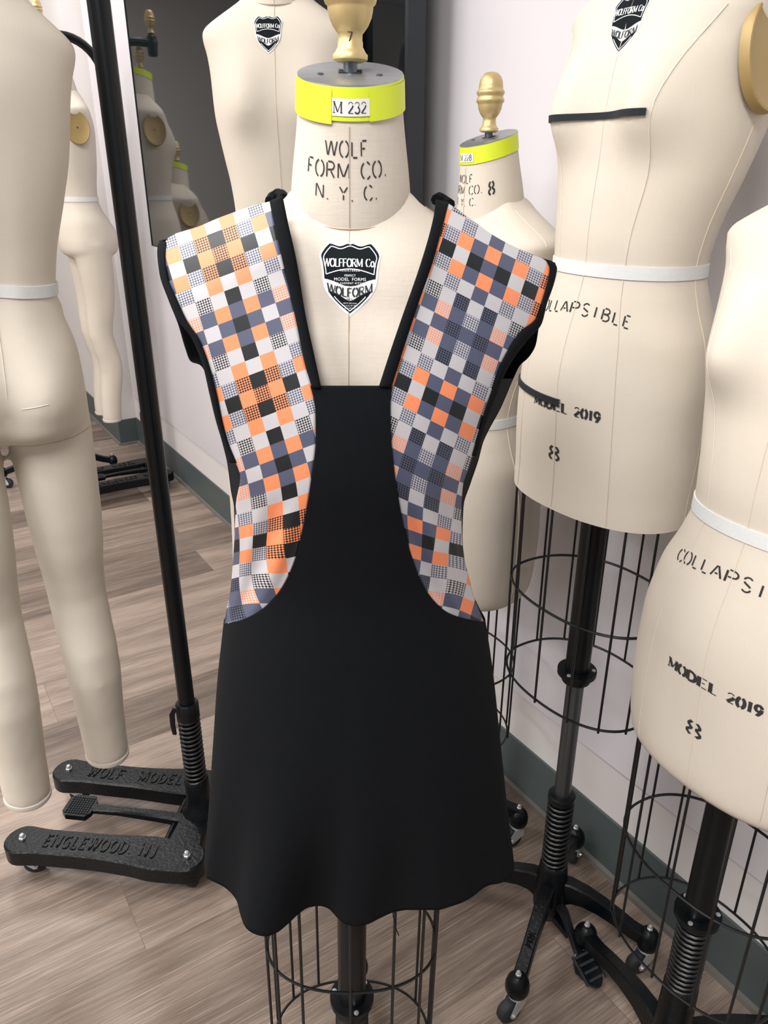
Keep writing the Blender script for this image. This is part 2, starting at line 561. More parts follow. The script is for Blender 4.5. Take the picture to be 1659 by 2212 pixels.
# ------------------------------------------------------------------ body forms
class Torso:
    ROWS = [(-.385, .146, .094, .104), (-.372, .156, .103, .115), (-.33, .163, .108, .122), (-.25, .167, .110, .127), (-.18, .165, .108, .126),
            (-.10, .151, .100, .110), (-.04, .127, .090, .091), (0, .117, .084, .082), (.05, .121, .090, .086), (.12, .135, .099, .097),
            (.19, .147, .103, .104), (.25, .150, .097, .108), (.28, .154, .089, .105), (.30, .160, .085, .099), (.312, .163, .081, .096),
            (.322, .158, .077, .093), (.335, .138, .070, .088), (.35, .110, .059, .082), (.362, .088, .047, .077), (.372, .072, .038, .072), (.385, .058, .028, .064), (.395, .045, .02, .045)]
    def __init__(self, sc=1.0, bust=.036, slim=1.0, butt=.0, zmin=-.385, wide=1.0, st=1.0, bk=1.0, sway=0.):
        self.st, self.bk, self.sway = st, bk, sway
        rows = [r for r in self.ROWS if r[0] >= zmin - 1e-6]
        z = [r[0] for r in rows]
        self.fa = pchip(z, [r[1] for r in rows])
        self.ff = pchip(z, [r[2] for r in rows])
        self.fb = pchip(z, [r[3] for r in rows])
        self.sc, self.bust, self.slim, self.butt, self.zmin, self.wide = sc, bust, slim, butt, zmin, wide
    def S(self, th, z, off=0.):
        def P(th, zz):
            z = zz/self.st if zz > 0 else zz
            a, f, b = self.fa(z)*self.wide, self.ff(z), self.fb(z)*self.bk
            k = 1.
            if self.slim != 1.: k = lerp(self.slim, 1., smooth01((z - .10)/.12))
            s, c = math.sin(th), math.cos(th)
            e = 2/2.25
            x = a*k*math.copysign(abs(s)**e, s)
            y = -f*k*abs(c)**e if c >= 0 else b*k*abs(c)**e
            if c > 0:
                for sx in (-1, 1):
                    y -= self.bust*math.exp(-((x - sx*.073)/.046)**2 - ((z - .195)/(.05 if z < .195 else .075))**2)*min(1, c*2.5)
                y -= .012*math.exp(-((z + .14)/.09)**2 - (x/.09)**2)*c
            elif self.butt:
                for sx in (-1, 1):
                    y += self.butt*math.exp(-((x - sx*.075)/.055)**2 - ((z + .165)/.07)**2)*min(1, -c*2.5)
                y -= .010*math.exp(-(x/.02)**2)*smooth01((-.13 - z)/.1)
            if c < 0:
                y -= .012*math.exp(-(x/.03)**2)*math.exp(-((z - .05)/.16)**2)
            y += self.sway*smooth01((z - .0)/.22)
            return Vector((x, y, zz))
        p = P(th, z)
        if off:
            e1 = P(th + .01, z) - P(th - .01, z)
            e2 = P(th, z + .002) - P(th, z - .002)
            n = e1.cross(e2).normalized()
            if n.x*p.x + n.y*p.y < 0: n = -n
            p = p + n*off
        return p*self.sc
    def theta_for_x(self, x, z):
        a = self.fa(z/self.st if z > 0 else z)*self.wide
        return math.asin(max(-1, min(1, math.copysign((abs(x)/a)**(2.25/2), x))))

class Neck:
    def __init__(self, sc=1.0, tilt=.30, dz=0., dy=0.):
        self.sc, self.tilt, self.dz, self.dy = sc, tilt, dz, dy
    def S(self, th, t, off=0.):
        a = lerp(.0605, .0490, smooth01(t)**.8)
        a += off
        yc = lerp(.002, -.010, t) + self.dy
        y = -a*1.0*math.cos(th)
        x = a*math.sin(th)
        z = .372 + self.dz + .113*t + lerp(.38 if y < 0 else .22, self.tilt, smooth01(t))*y
        return Vector((x, yc + y, z))*self.sc
    def normal_tilt(self): return self.tilt

def surf_map(S, th0, z0, rad, off):
    return lambda x, y, r=0.: S(th0 + x/rad, z0 + y, off + r)

def shield(parent, fn, name='maker_label', simple=False):
    """sticker: fn(x, y, off) puts the flat label (origin at its centre) on the body; size 58 x 68 mm"""
    Hh, Ww = .068, .0585
    wv = pchip([0, .04, .12, .25, .38, .5, .62, .75, .84, .93, 1.0], [.004, .06, .17, .31, .405, .44, .452, .475, .50, .44, .36])
    def pt(u, v, k, off):
        x = u*wv(v)*Ww
        top = .035*(math.cos(u*PI*2)*.6 - .25*abs(u)**2 - (.55 if abs(u) < .06 else 0))*smooth01((v - .8)/.2)
        y = (v - .5 + top)*Hh
        return fn(x*k, y*k + (.0008 if k < 1 else 0), off)
    def layer(k, off, v0=0., v1=1., wav=None, n=26, m=16):
        b = MB()
        rows = []
        for i in range(n + 1):
            r = []
            for j in range(m + 1):
                u = -1 + 2*j/m
                a0 = v0(u) if callable(v0) else v0
                a1 = v1(u) if callable(v1) else v1
                r.append(pt(u, lerp(a0, a1, i/n), k, off))
            rows.append(r)
        b.grid(rows)
        return b
    root = layer(1.0, .0004).build(name, M['shieldw'], parent)
    dk = MB()
    rib0 = lambda u: .26 - .075*math.cos(u*PI*.95)
    rib1 = lambda u: .455 - .055*math.cos(u*PI*.95)
    for v0, v1 in ((rib1, 1.0), (0.0, rib0)):
        l = layer(.935, .0008, v0, v1); dk.add(l.v, l.f)
    dk.build('black_print', M['shieldk'], root)
    ln = MB()
    def line(pts, wd, off=.0011):
        P = [Vector(p) for p in pts]
        A, B = [], []
        for i in range(len(P)):
            t = (P[min(i + 1, len(P) - 1)] - P[max(i - 1, 0)]).normalized()
            nn = Vector((-t.y, t.x))*wd/2
            A.append(fn(P[i].x + nn.x, P[i].y + nn.y, off)); B.append(fn(P[i].x - nn.x, P[i].y - nn.y, off))
        ln.grid([A, B])
    def edge(u, v, k):
        x = u*wv(v)*Ww
        top = .035*(math.cos(u*PI*2)*.6 - .25*abs(u)**2)*smooth01((v - .8)/.2)
        return (x*k, (v - .5 + top)*Hh*k + .0008)
    kk = .86
    up = [edge(-1, lerp(.58, 1, i/10), kk) for i in range(11)] + [edge(lerp(-1, 1, i/16), 1, kk) for i in range(1, 16)] + [edge(1, lerp(1, .58, i/10), kk) for i in range(11)]
    line(up, .0009)
    a0, a1 = up[0], up[-1]
    line([(lerp(a0[0], a1[0], i/12), a0[1] + .005*math.sin(PI*i/12)) for i in range(13)], .0009)
    line([edge(-1, lerp(.23, .0, i/8), .87) for i in range(9)] + [edge(1, lerp(.0, .23, i/8), .87) for i in range(9)], .0009)
    for sx in (-1, 1):
        for q in range(3):
            line([(sx*(.0175 - .0012*q), -.0165 - .001*q), (sx*(.0145 - .0012*q), -.020 - .001*q), (sx*(.0115 - .0006*q), -.0225 - .0007*q)], .0007)
    def txt(mb, t, h, y, xs=1., sp=1., off=.0012, curve=0.):
        vs, fs = font_tris(t, h, sp, xs)
        mb.add([fn(x, y + yy + curve*(x*x)/.0003, off) for x, yy in vs], fs)
    rib, wd_ = strokes('WOLFFORM Co.', .0072, .17, .085, .05, 0, .10, .78)
    letter_mb(ln, [([(x, y + .0125) for x, y in L], [(x, y + .0125) for x, y in Q]) for L, Q in rib], lambda x, y, r=0: fn(x, y, .0012))
    if not simple:
        txt(ln, 'REGISTERED', .0021, .0082, 1., 1.25)
        txt(ln, 'PERFECT', .0019, .0035, 1., 1.05)
        txt(ln, 'MODEL  FORMS', .0030, -.0005, 1., 1.05)
        txt(ln, "FOR GARMENT M'F'R'S &", .0018, -.0036, .95, 1.25)
        txt(ln, 'RETAILERS', .0017, -.0068, 1., 1.1)
        txt(ln, '128 W. 25th Street', .0014, -.0222, .85, 1.)
        txt(ln, 'New York, NY 10001', .0014, -.0246, .85, 1.)
        txt(ln, '(212) 947-3633', .0014, -.0270, .85, 1.)
    ln.build('white_print', M['shieldw'], root)
    kb = MB()
    rib, wd_ = strokes('WOLFORM', .0075, .20, .10, .10, 0, .13, .92)
    def curvy(x, y): return (x, y*(1.06 - .0*abs(x)) - .0148 + .0042*(1 - math.cos(min(PI, abs(x)/.0195*PI*.5)))*1.0 - .0006)
    letter_mb(kb, [([curvy(x, y) for x, y in L], [curvy(x, y) for x, y in Q]) for L, Q in rib], lambda x, y, r=0: fn(x, y, .0012))
    if not simple: txt(kb, 'REG.', .0023, -.0187)
    kb.build('black_lettering', M['ink'], root)
    return root

def finial(parent, c, tilt=0., sc=1.0, num=False, name='finial'):
    prof = [(.0001, 0), (.0140, 0), (.0185, .002), (.0188, .0065), (.0165, .0085), (.0135, .0135), (.0135, .0175), (.0128, .019), (.0130, .0245), (.0150, .0265), (.0190, .0315), (.0225, .0385),
            (.0240, .0455), (.0242, .0485), (.0268, .0505), (.0277, .0535), (.0268, .0565), (.0248, .0590), (.0250, .0615), (.0272, .0645), (.0277, .0672), (.0266, .0700), (.0243, .0715),
            (.0238, .0770), (.0225, .0850), (.0190, .0930), (.0130, .0985), (.0060, .1005), (.0001, .1010)]
    b = MB()
    Q = Matrix.Rotation(tilt, 3, 'X')
    b.lathe([(r*sc*.87, z*sc*.92) for r, z in prof], 28, c, Q)
    o = b.build(name, M['gold'], parent, True, 55)
    if num:
        rib, _ = strokes('7', .0075*sc, .16, .1, .1)
        k = MB()
        letter_mb(k, rib, lambda x, y, r=0: Vector(c) + Q @ Vector((x, -.0117*sc - .0001, y + .0155*sc)))
        k.build('stamped_number', M['ink2'], o)
    return o

def neck_parts(root, tor, nk, zw, text='', number=True, eight=False, fin_h=.050, detail=True, stencil=True):
    """neck, plate, tape, tag, rod, finial and neck stencils; zw lifts the body to its height"""
    up = Vector((0, 0, zw))
    N = lambda th, t, off=0.: nk.S(th, t, off) + up
    b = MB()
    n = 40
    rows = [[N(2*PI*j/n, i/12) for j in range(n)] for i in range(0, 13)]
    b.grid(rows, True)
    b.build('neck', M['canvas'] if detail else M['canvas_smooth'], root)
    s = MB()
    s.tube([N(2*PI*j/48, .02, .0006) for j in range(48)], .0009, 5, True)
    s.tube([N(0, i/8*.73, .0002) for i in range(9)], .0006, 5)
    s.build('neck_seam', M['seam'], root)
    t = MB()
    rows = [[N(2*PI*j/n, tt, o_) for j in range(n)] for tt, o_ in ((.77, .0004), (.77, .0018), (1.0, .0016), (1.0, .0))]
    t.grid(rows, True)
    tape = t.build('neck_tape', M['neon'], root)
    if detail:
        for a0, a1, o_, tl in ((-1.5, -.31, .0024, .745), (.36, 1.5, .0023, .765)):
            q = MB()
            q.grid([[N(lerp(a0, a1, j/12), tt, o_) for j in range(13)] for tt in (tl, .985)])
            q.build('tape_overlap', M['neon'], tape)
    if text:
        g = MB()
        x0, x1 = (-.30, .36)
        g.grid([[N(lerp(x0, x1, j/8), tt, .0027) for j in range(9)] for tt in (.805, .925)])
        tag = g.build('number_tag', M['paper'], root)
        rib, wd_ = strokes(text, .0088*nk.sc, .13, .055, .10, 0, .13, .95)
        q = MB()
        letter_mb(q, rib, lambda x, y, r=0: N(.015 + x/(.054*nk.sc), (.826 + y/(.113*nk.sc)), .0031))
        q.build('tag_lettering', M['ink'], tag)
    p = MB()
    top = [N(2*PI*j/n, 1.0, .0) for j in range(n)]
    c0 = sum(top, Vector())/n
    k = math.atan(nk.tilt)
    p.grid([[N(2*PI*j/n, .97, .0008) for j in range(n)], [N(2*PI*j/n, 1.012, .0010) for j in range(n)], [c0 + (N(2*PI*j/n, 1.0) - c0)*.97 + Vector((0, 0, .0022)) for j in range(n)]], True)
    p.cap([c0 + (N(2*PI*j/n, 1.0) - c0)*.97 + Vector((0, 0, .0022)) for j in range(n)])
    plate = p.build('neck_plate', M['alu'], root, True, 30)
    Q = Matrix.Rotation(k, 3, 'X')
    for sx in (-1, 1):
        q = MB()
        q.lathe([(.0030, 0), (.0028, .0009), (.0001, .0012)], 12, c0 + Q @ Vector((sx*.0275, -.012, .0022)), Q)
        q.build('screw', M['steel'], plate)
    q = MB()
    q.prism([(-.011, -.006), (.011, -.006), (.011, .008), (-.011, .008)], .0024, .0028, Q, c0)
    q.build('slot', M['ink'], plate)
    q = MB()
    q.tube([c0 - Vector((0, 0, .01)), c0 + Vector((0, 0, fin_h - .038))], .0068, 14)
    q.build('neck_rod', M['steel'], root)
    finial(root, c0 + Vector((0, 0, fin_h - .040)), 0, 1.0, detail)
    if stencil:
        q = MB()
        for tx, tz, h in (('WOLF', .525, .0128), ('FORM CO.', .375, .0132), ('N. Y. C.', .225, .0120)):
            rib, _ = strokes(tx, h, .105, .10, .17, .085)
            letter_mb(q, rib, lambda x, y, r=0: N(-.055 + x/.059, tz + y/.113, .0005))
        if eight:
            rib, _ = strokes('#', .019, .17, .16, .1)
            letter_mb(q, rib, lambda x, y, r=0: N(.95 + x/.059, .32 + y/.113, .0005))
        q.build('neck_lettering', M['ink2'], root)
    return c0

def torso_mesh(tor, zw, zmin, n=72, m=90, close=True):
    b = MB()
    up = Vector((0, 0, zw))
    zs = [lerp(zmin, .31, i/m) for i in range(m + 1)] + [tor.st*q for q in (.314, .318, .322, .326, .331, .337, .343, .35, .356, .362, .368, .374, .380, .388, .395)]
    rows = [[tor.S(2*PI*j/n, z) + up for j in range(n)] for z in zs]
    b.grid(rows, True)
    b.cap(rows[0], True)
    b.cap(rows[-1])
    return b

def st_ok(tor): return tor.st < 1.1
def arm_plates(root, tor, zw, sides=(-1, 1)):
    for sx in sides:
        b = MB()
        sc = tor.sc
        Q = Matrix.Rotation(-sx*R(7), 3, 'Y') @ Matrix.Rotation(sx*PI/2, 3, 'Y')
        c = Vector((sx*(.149 if st_ok(tor) else .156)*tor.wide*sc, .004*sc + tor.sway, zw + .252*tor.st*sc))
        prof = [(1.0, -.004), (1.0, .007), (.975, .0095), (.93, .0100), (.90, .0090), (.25, .0090), (.06, .0090)]
        rows = []
        for r, h in prof:
            rows.append([c + Q @ Vector((r*.068*sc*math.cos(a), r*.053*sc*math.sin(a), h*sc)) for a in [2*PI*i/36 for i in range(36)]])
        b.grid(rows, True)
        b.cap(rows[-1])
        pl = b.build('arm_plate', M['goldflat'], root, True, 35)
        q = MB()
        q.lathe([(.0035, 0), (.0030, .0018), (.0001, .0022)], 10, c + Q @ Vector((0, 0, .0090*sc)), Q)
        q.build('screw', M['steel'], pl)

def seams(root, tor, zw, zmin, mat='seam_pale', side=True, rr=.0009):
    up = Vector((0, 0, zw))
    def seam(f, z0, z1, r=rr, mt=mat, n=40, name='seam'):
        b = MB()
        b.tube([tor.S(f(lerp(z0, z1, i/n)), lerp(z0, z1, i/n), .0002) + up for i in range(n + 1)], r, 5)
        return b.build(name, M[mt], root)
    seam(lambda z: 0., zmin + .005, .352)
    seam(lambda z: PI, zmin + .005, .375)
    for s in (-1, 1):
        fr = pchip([-.385, -.2, 0, .12, .2, .26, .315], [.62, .55, .52, .57, .60, .70, .90])
        seam(lambda z: s*fr(z), zmin + .005, .31)
        bk = pchip([-.385, -.2, 0, .2, .315], [.62, .5, .45, .6, 1.2])
        seam(lambda z: PI + s*bk(z), zmin + .005, .30)
        if side:
            seam(lambda z: s*1.62, zmin + .005, .185, rr*1.2, 'stitch', name='side_seam')
            # shoulder seam
            b = MB()
            b.tube([tor.S(s*1.52, z, .0003) + up for z in [lerp(.316, .37, i/12) for i in range(13)]], .0008, 5)
            b.build('shoulder_seam', M[mat], root)

def band(root, tor, zw, z0, z1, mat, name, th0=-PI, th1=PI, off=.0018, slope=0., n=72):
    b = MB()
    up = Vector((0, 0, zw))
    rows = []
    for z, o in ((z0, .0), (z0, off), (z1, off), (z1, .0)):
        rows.append([tor.S(lerp(th0, th1, j/n), z + slope*j/n, o) + up for j in range(n + 1)])
    b.grid(rows)
    return b.build(name, M[mat], root)

def spring(b, z0, z1, r, wire, turns, n=14, c=(0, 0)):
    pts = []
    N_ = int(turns*n)
    for i in range(N_ + 1):
        a = 2*PI*i/n
        pts.append((c[0] + r*math.cos(a), c[1] + r*math.sin(a), lerp(z0, z1, i/N_)))
    b.tube(pts, wire, 6)

def caster(parent, p, ang, knob_h=.118, bolt=True):
    """swivel caster under p=(x,y); wheel trails towards ang"""
    x, y = p
    d = Vector((math.cos(ang), math.sin(ang), 0))
    s = Vector((-d.y, d.x, 0))
    wc = Vector((x, y, .0265)) + d*.016
    Q = Matrix((s, d, (0, 0, 1))).transposed()     # local x = axle
    w_ = MB()
    ax = Matrix((d, Vector((0, 0, 1)), s)).transposed()
    w_.lathe([(.008, -.0115), (.021, -.0115), (.0255, -.008), (.0265, 0), (.0255, .008), (.021, .0115), (.008, .0115)], 24, wc, ax)
    w_.build('caster_wheel', M['rubber'], parent, True, 50)
    f = MB()
    for k in (-1, 1):
        pl = [(-.012, .034), (.010, .034), (.024, .002), (.020, -.008), (.012, -.008), (-.013, .020)]
        o = Vector((x, y, .0265)) + s*(k*.0145)
        Qm = Matrix((d, Vector((0, 0, 1)), s)).transposed()
        f.prism(pl, -.0009, .0009, Qm, o)
        f.lathe([(.0042, 0), (.004, .003), (.0001, .0036)], 10, o + d*.016 + s*(k*.0009), Qm if k > 0 else Matrix((d, Vector((0, 0, -1)), -s)).transposed())
    f.lathe([(.0001, .0590), (.0165, .0590), (.0175, .0625), (.0165, .066), (.0001, .067)], 20, (x, y, 0))
    f.build('caster_fork', M['chrome'], parent, False)
    if bolt:
        nut_cap(parent, (x, y, knob_h))

def nut_cap(parent, c, s=1.0):
    b = MB()
    b.lathe([(.0062*s, 0), (.0062*s, .0035*s), (.0052*s, .0042*s)], 6, c)
    b.lathe([(.0045*s, .0040*s), (.0045*s, .0075*s), (.0032*s, .0098*s), (.0001, .0107*s)], 12, c)
    b.build('acorn_nut', M['chrome'], parent, True, 30)

def form_base(root, legs, pedal=None, spring_z=(.20, .39), collar_z=.70, bottom_z=1.04, legr=.215, trail=None, lean=0., leg_text=None):
    """cast four-legged base with spring, inner tube, collar and upper pole"""
    hub = MB()
    hub.lathe([(.020, .062), (.026, .066), (.034, .09), (.037, .13), (.034, .165), (.030, .20), (.028, spring_z[0] + .012), (.024, spring_z[0] + .016)], 28)
    hub.build('base_hub', M['iron'], root)
    for i, a in enumerate(legs):
        a = R(a)
        d = Vector((math.cos(a), math.sin(a), 0))
        prof = [(.018, .142), (.045, .150), (.075, .147), (.11, .136), (.145, .120), (.175, .103), (legr, .088)]
        k = legr/.215
        path = [d*(r_*k if r_ < legr else legr) + Vector((0, 0, z)) for r_, z in prof]
        b = MB()
        b.rbar(path, [.032, .029, .027, .026, .025, .026, .028], [.066, .054, .044, .037, .033, .031, .030], bev=.22)
        b.lathe([(.012, .070), (.021, .071), (.024, .080), (.024, .092), (.021, .104), (.014, .113), (.009, .117), (.0001, .118)], 22, d*legr)
        lg = b.build('leg', M['iron'], root, True, 32)
        caster(lg, (d.x*legr, d.y*legr), (trail[i] if trail else a + R(90 + 40*i)))
        if leg_text and i == 0:
            q = MB()
            rib, _ = strokes(leg_text, .013, .16, .16, .2)
            side = Vector((-d.y, d.x, 0))
            def onleg(x, y, r=0.):
                rr = .105 + x
                return d*rr + side*(y - .0065) + Vector((0, 0, .152 - .16*(rr - .08) + r))
            letter_mb(q, rib, onleg, .0015)
            q.build('cast_lettering', M['iron'], lg)
    if pedal is not None:
        a = R(pedal)
        d = Vector((math.cos(a), math.sin(a), 0)); s = Vector((-d.y, d.x, 0))
        PS = 1.15
        b = MB()
        b.rbar([d*.02 + Vector((0, 0, .125)), d*.05 + Vector((0, 0, .115)), d*.085 + Vector((0, 0, .075)), d*.105 + Vector((0, 0, .062))], [.022, .018, .014, .02], [.02, .018, .014, .012], bev=.5)
        b.rbar([d*.02 + Vector((0, 0, .075)), d*.05 + Vector((0, 0, .072)), d*.07 + Vector((0, 0, .07))], [.02, .014, .012], [.016, .014, .012])
        pl = [(PS*.034*math.cos(t)*(1 if math.cos(t) > 0 else .8), .023*PS*math.sin(t)*(1 - .25*math.cos(t))) for t in [2*PI*i/24 for i in range(24)]]
        tilt = Matrix.Rotation(R(22), 3, s)
        Q = tilt @ Matrix((d, s, Vector((0, 0, 1)))).transposed()
        c = d*.137 + Vector((0, 0, .054))
        b.prism(pl, -.005, .004, Q, c)
        pd = b.build('foot_pedal', M['iron'], root, True, 40)
        q = MB()
        for k in range(4):
            q.box(c + Q @ Vector((-.024 + .0155*k, 0, .006)), (.005, .040 - .003*k, .005), Q)
        q.box(c + Q @ Vector((0, .0235, .006)), (.058, .004, .005), Q)
        q.box(c + Q @ Vector((0, -.0235, .006)), (.058, .004, .005), Q)
        q.build('tread_ribs', M['rubber'], pd, False)
    sp = MB()
    spring(sp, spring_z[0], spring_z[1], .0245, .0030, 15)
    sp.build('spring', M['wire'], root)
    sc_ = MB()
    sc_.lathe([(.0215, spring_z[0]), (.0215, spring_z[1])], 20)
    sc_.lathe([(.0265, spring_z[1] - .004), (.0275, spring_z[1]), (.0275, spring_z[1] + .010), (.022, spring_z[1] + .013)], 22)
    sc_.build('spring_core', M['black'], root)
    if collar_z - spring_z[1] > .06:
        t = MB()
        t.lathe([(.0165, spring_z[1]), (.0165, collar_z + .01)], 22)
        t.build('inner_tube', M['dsteel'], root)
    p = MB()
    p.lathe([(.0225, collar_z + .004), (.0225, bottom_z + .06)], 24)
    p.build('pole', M['black'], root)
    c = MB()
    c.lathe([(.0228, collar_z - .022), (.0265, collar_z - .020), (.0265, collar_z - .006), (.036, collar_z - .005), (.036, collar_z + .004), (.0225, collar_z + .005)], 28)
    cl = c.build('collar', M['black'], root, True, 35)
    for k in range(3):
        a = R(-75 + 120*k)
        q = MB()
        q.lathe([(.0042, 0), (.0038, .0016), (.0001, .0022)], 10, (.030*math.cos(a), .030*math.sin(a), collar_z + .004))
        q.build('screw', M['chrome'], cl)

def cage(root, tor, zw, zb, ring_z, nw=14, taper=.92, doubles=()):
    """wire skirt cage below the body: vertical wires and two rings"""
    up = Vector((0, 0, zw))
    c0 = [tor.S(2*PI*j/72, tor.zmin + .004) + up for j in range(72)]
    def ring(z, k): return [Vector((p.x*k, p.y*k, z)) for p in c0]
    def kk(z): return lerp(.965, taper, (zb - z)/(zb - ring_z[-1]))
    for z in ring_z:
        b = MB()
        b.tube(ring(z, kk(z)*1.0), .0024, 6, True)
        b.build('cage_ring', M['wire'], root)
    for i in range(nw):
        j = int(72*i/nw)
        b = MB()
        p = c0[j]
        n_ = Vector((p.x, p.y, 0)).normalized()*.004
        k1 = kk(ring_z[-1])
        q = Vector((p.x*k1, p.y*k1, ring_z[-1] - .004))
        b.tube([Vector((p.x*.955, p.y*.955, zb + .015)), q + n_*.8], .0023, 6)
        b.build('cage_wire', M['wire'], root)

def regular_form(label, loc, rz, zw, legs, pedal=None, spring_z=(.2, .39), collar_z=.7, bust=.036, slim=1., text='', neck=True,
                 texts=True, legr=.215, detail=False, eight=False, ring_z=None, lean=None, trail=None, group=None, wide=1.0, body_seams=True, leg_text=None, finh=.050, stencil=True, sides=(-1, 1), zmin=-.385, bk=1.16, sway=.034, st=1.035):
    root = thing('dress_form', label, 'dress form', (loc[0], loc[1], 0), rz, group, lean)
    tor = Torso(1.0, bust, slim, wide=wide, zmin=zmin, bk=bk, sway=sway, st=st)
    zb = zw + tor.zmin
    torso_mesh(tor, zw, tor.zmin).build('torso', M['canvas'] if detail else M['canvas_smooth'], root, True, 60)
    nk = Neck(1.0, .30, .372*(st - 1), sway)
    neck_parts(root, tor, nk, zw, text, detail=detail, eight=eight, fin_h=finh, stencil=stencil)
    arm_plates(root, tor, zw, sides)
    seams(root, tor, zw, tor.zmin, 'seam' if detail else 'seam_pale', rr=.0006 if detail else .0009)
    band(root, tor, zw, -.009, .009, 'wtape', 'waist_tape')
    up = Vector((0, 0, zw))
    S = lambda th, z, off=0.: tor.S(th, z, off) + up
    if texts:
        q = MB()
        t = 'COLLAPSIBLE'
        for i, ch in enumerate(t):
            rib, _ = strokes(ch, .0170, .13, .11, .1, .10)
            xo = (i - 5)*.0142
            ca, sa = math.cos(-xo*3.2), math.sin(-xo*3.2)
            def fn(x, y, r=0., xo=xo, ca=ca, sa=sa):
                X = xo + x*ca - y*sa
                Y = -.062 - 1.9*xo*xo + x*sa + y*ca
                return S(X/.118, Y, .0006)
            letter_mb(q, rib, fn)
        q.build('stencil_lettering', M['ink2'], root)
        q = MB()
        rib, _ = strokes('MODEL 2019', .0145, .25, .09, .12, .035, .14, .86)
        letter_mb(q, rib, lambda x, y, r=0: S(x/.135 + .07, -.205 + y - .6*x*x, .0006))
        q.build('stencil_lettering', M['ink2'], root)
        q = MB()
        rib, _ = strokes('#', .0215, .14, .13, .1)
        letter_mb(q, rib, lambda x, y, r=0: S(-.005 + x/.13, -.285 + y, .0006))
        q.build('stencil_lettering', M['ink2'], root)
    form_base(root, [a - math.degrees(rz) for a in legs], None if pedal is None else pedal - math.degrees(rz), spring_z, collar_z, zb, legr,
              [t_ - rz for t_ in trail] if trail else None, leg_text=leg_text)
    rz_ = ring_z or (zb - .19, zb - .38)
    cage(root, tor, zw, zb, rz_)
    return root, tor, S

def body_form(label, loc, rz, zw, feet, butt=.03, bust=.03, zdrop=-.42, rtop=.082, thigh=.070, knee=.0565, ankle=.047, lean=None, sc=1.0, text='', seamf=True, hipx=.088, group=None, kneebow=.0, st=1.15, sides=(-1, 1), mat=None, zmin=-.215, wide=1.):
    """full body with legs, hung from a stand; feet = local xyz of the two leg ends"""
    root = thing('body_form', label, 'dress form', (loc[0], loc[1], 0), rz, group, lean)
    if mat is not None: root.matrix_world = mat
    tor = Torso(1.0, bust, 1., butt, zmin=zmin, st=st, wide=wide)
    up = Vector((0, 0, zw))
    b = MB()
    n, m = 72, 84
    zs = [lerp(tor.zmin, .31*tor.st, i/m) for i in range(m + 1)] + [tor.st*q for q in (.314, .318, .322, .326, .331, .337, .343, .35, .356, .362, .368, .374, .380, .388, .395)]
    rows = [[tor.S(2*PI*j/n, z) + up for j in range(n)] for z in zs]
    bot = []
    for k in (1, 2, 3, 4, 5, 6):
        t = k/6
        sc_ = math.sqrt(max(0, 1 - t*t))
        r0 = rows[0]
        bot.append([Vector((p.x*(.25 + .75*sc_), p.y*(.12 + .88*sc_) + .004*t, zw + zmin - .055*t)) for p in r0])
    rows = bot[::-1] + rows
    b.grid(rows, True)
    b.cap(rows[0], True)
    b.cap(rows[-1])
    for i, ft in enumerate(feet):
        sx = -1 if ft[0] < (feet[0][0] + feet[1][0])/2 else 1
        hip = Vector((sx*(hipx[(sx + 1)//2] if isinstance(hipx, tuple) else hipx), .010, zw - .185))
        ft = Vector(ft)
        path, rad = [], []
        for k in range(15):
            t = k/14
            p = hip.lerp(ft, t)
            p.y += .012*math.sin(PI*t) - (.022*math.exp(-((t - .5)/.13)**2)) + .018*math.exp(-((t - .68)/.14)**2)
            p.x += sx*kneebow*math.sin(PI*t)
            r_ = pchip([0, .12, .3, .5, .66, .85, 1], [rtop, rtop*.985, thigh, knee, knee*.985, ankle*1.06, ankle])(t)
            path.append(p); rad.append(r_)
        b.tube(path, rad, 32)
    src = b.build('torso', M['canvas_smooth'], root)
    md = src.modifiers.new('r', 'REMESH')
    md.mode = 'VOXEL'
    md.voxel_size = .0075
    ms = src.modifiers.new('s', 'SMOOTH')
    ms.factor = .5
    ms.iterations = 10
    dg = bpy.context.evaluated_depsgraph_get()
    me = bpy.data.meshes.new_from_object(src.evaluated_get(dg))
    src.modifiers.clear()
    src.data = me
    for p in me.polygons: p.use_smooth = True
    if not me.materials: me.materials.append(M['canvas_smooth'])
    for i, ft in enumerate(feet):
        c = MB()
        ft = Vector(ft)
        c.lathe([(.0001, -.007), (ankle*.97, -.007), (ankle*1.02, -.002), (ankle*1.01, .006), (ankle*.9, .007)], 28, ft)
        c.build('leg_end_cap', M['legcap'], root, True, 50)
    nk = Neck(1.0, .30, .372*(st - 1))
    neck_parts(root, tor, nk, zw, text, detail=False, stencil=False)
    arm_plates(root, tor, zw, sides)
    band(root, tor, zw, -.010, .010, 'wtape', 'waist_tape', off=.0030)
    S = lambda th, z, off=0.: tor.S(th, z, off) + up
    # seams
    def line(pts, name, r=.0006, mt='seam_pale'):
        q = MB(); q.tube(pts, r, 5); return q.build(name, M[mt], root)
    line([S(0, lerp(zmin + .01, .352*st, i/40), .0012) for i in range(41)], 'front_seam')
    line([S(PI, lerp(zmin + .01, .375*st, i/40), .0012) for i in range(41)], 'back_seam')
    return root, tor, S

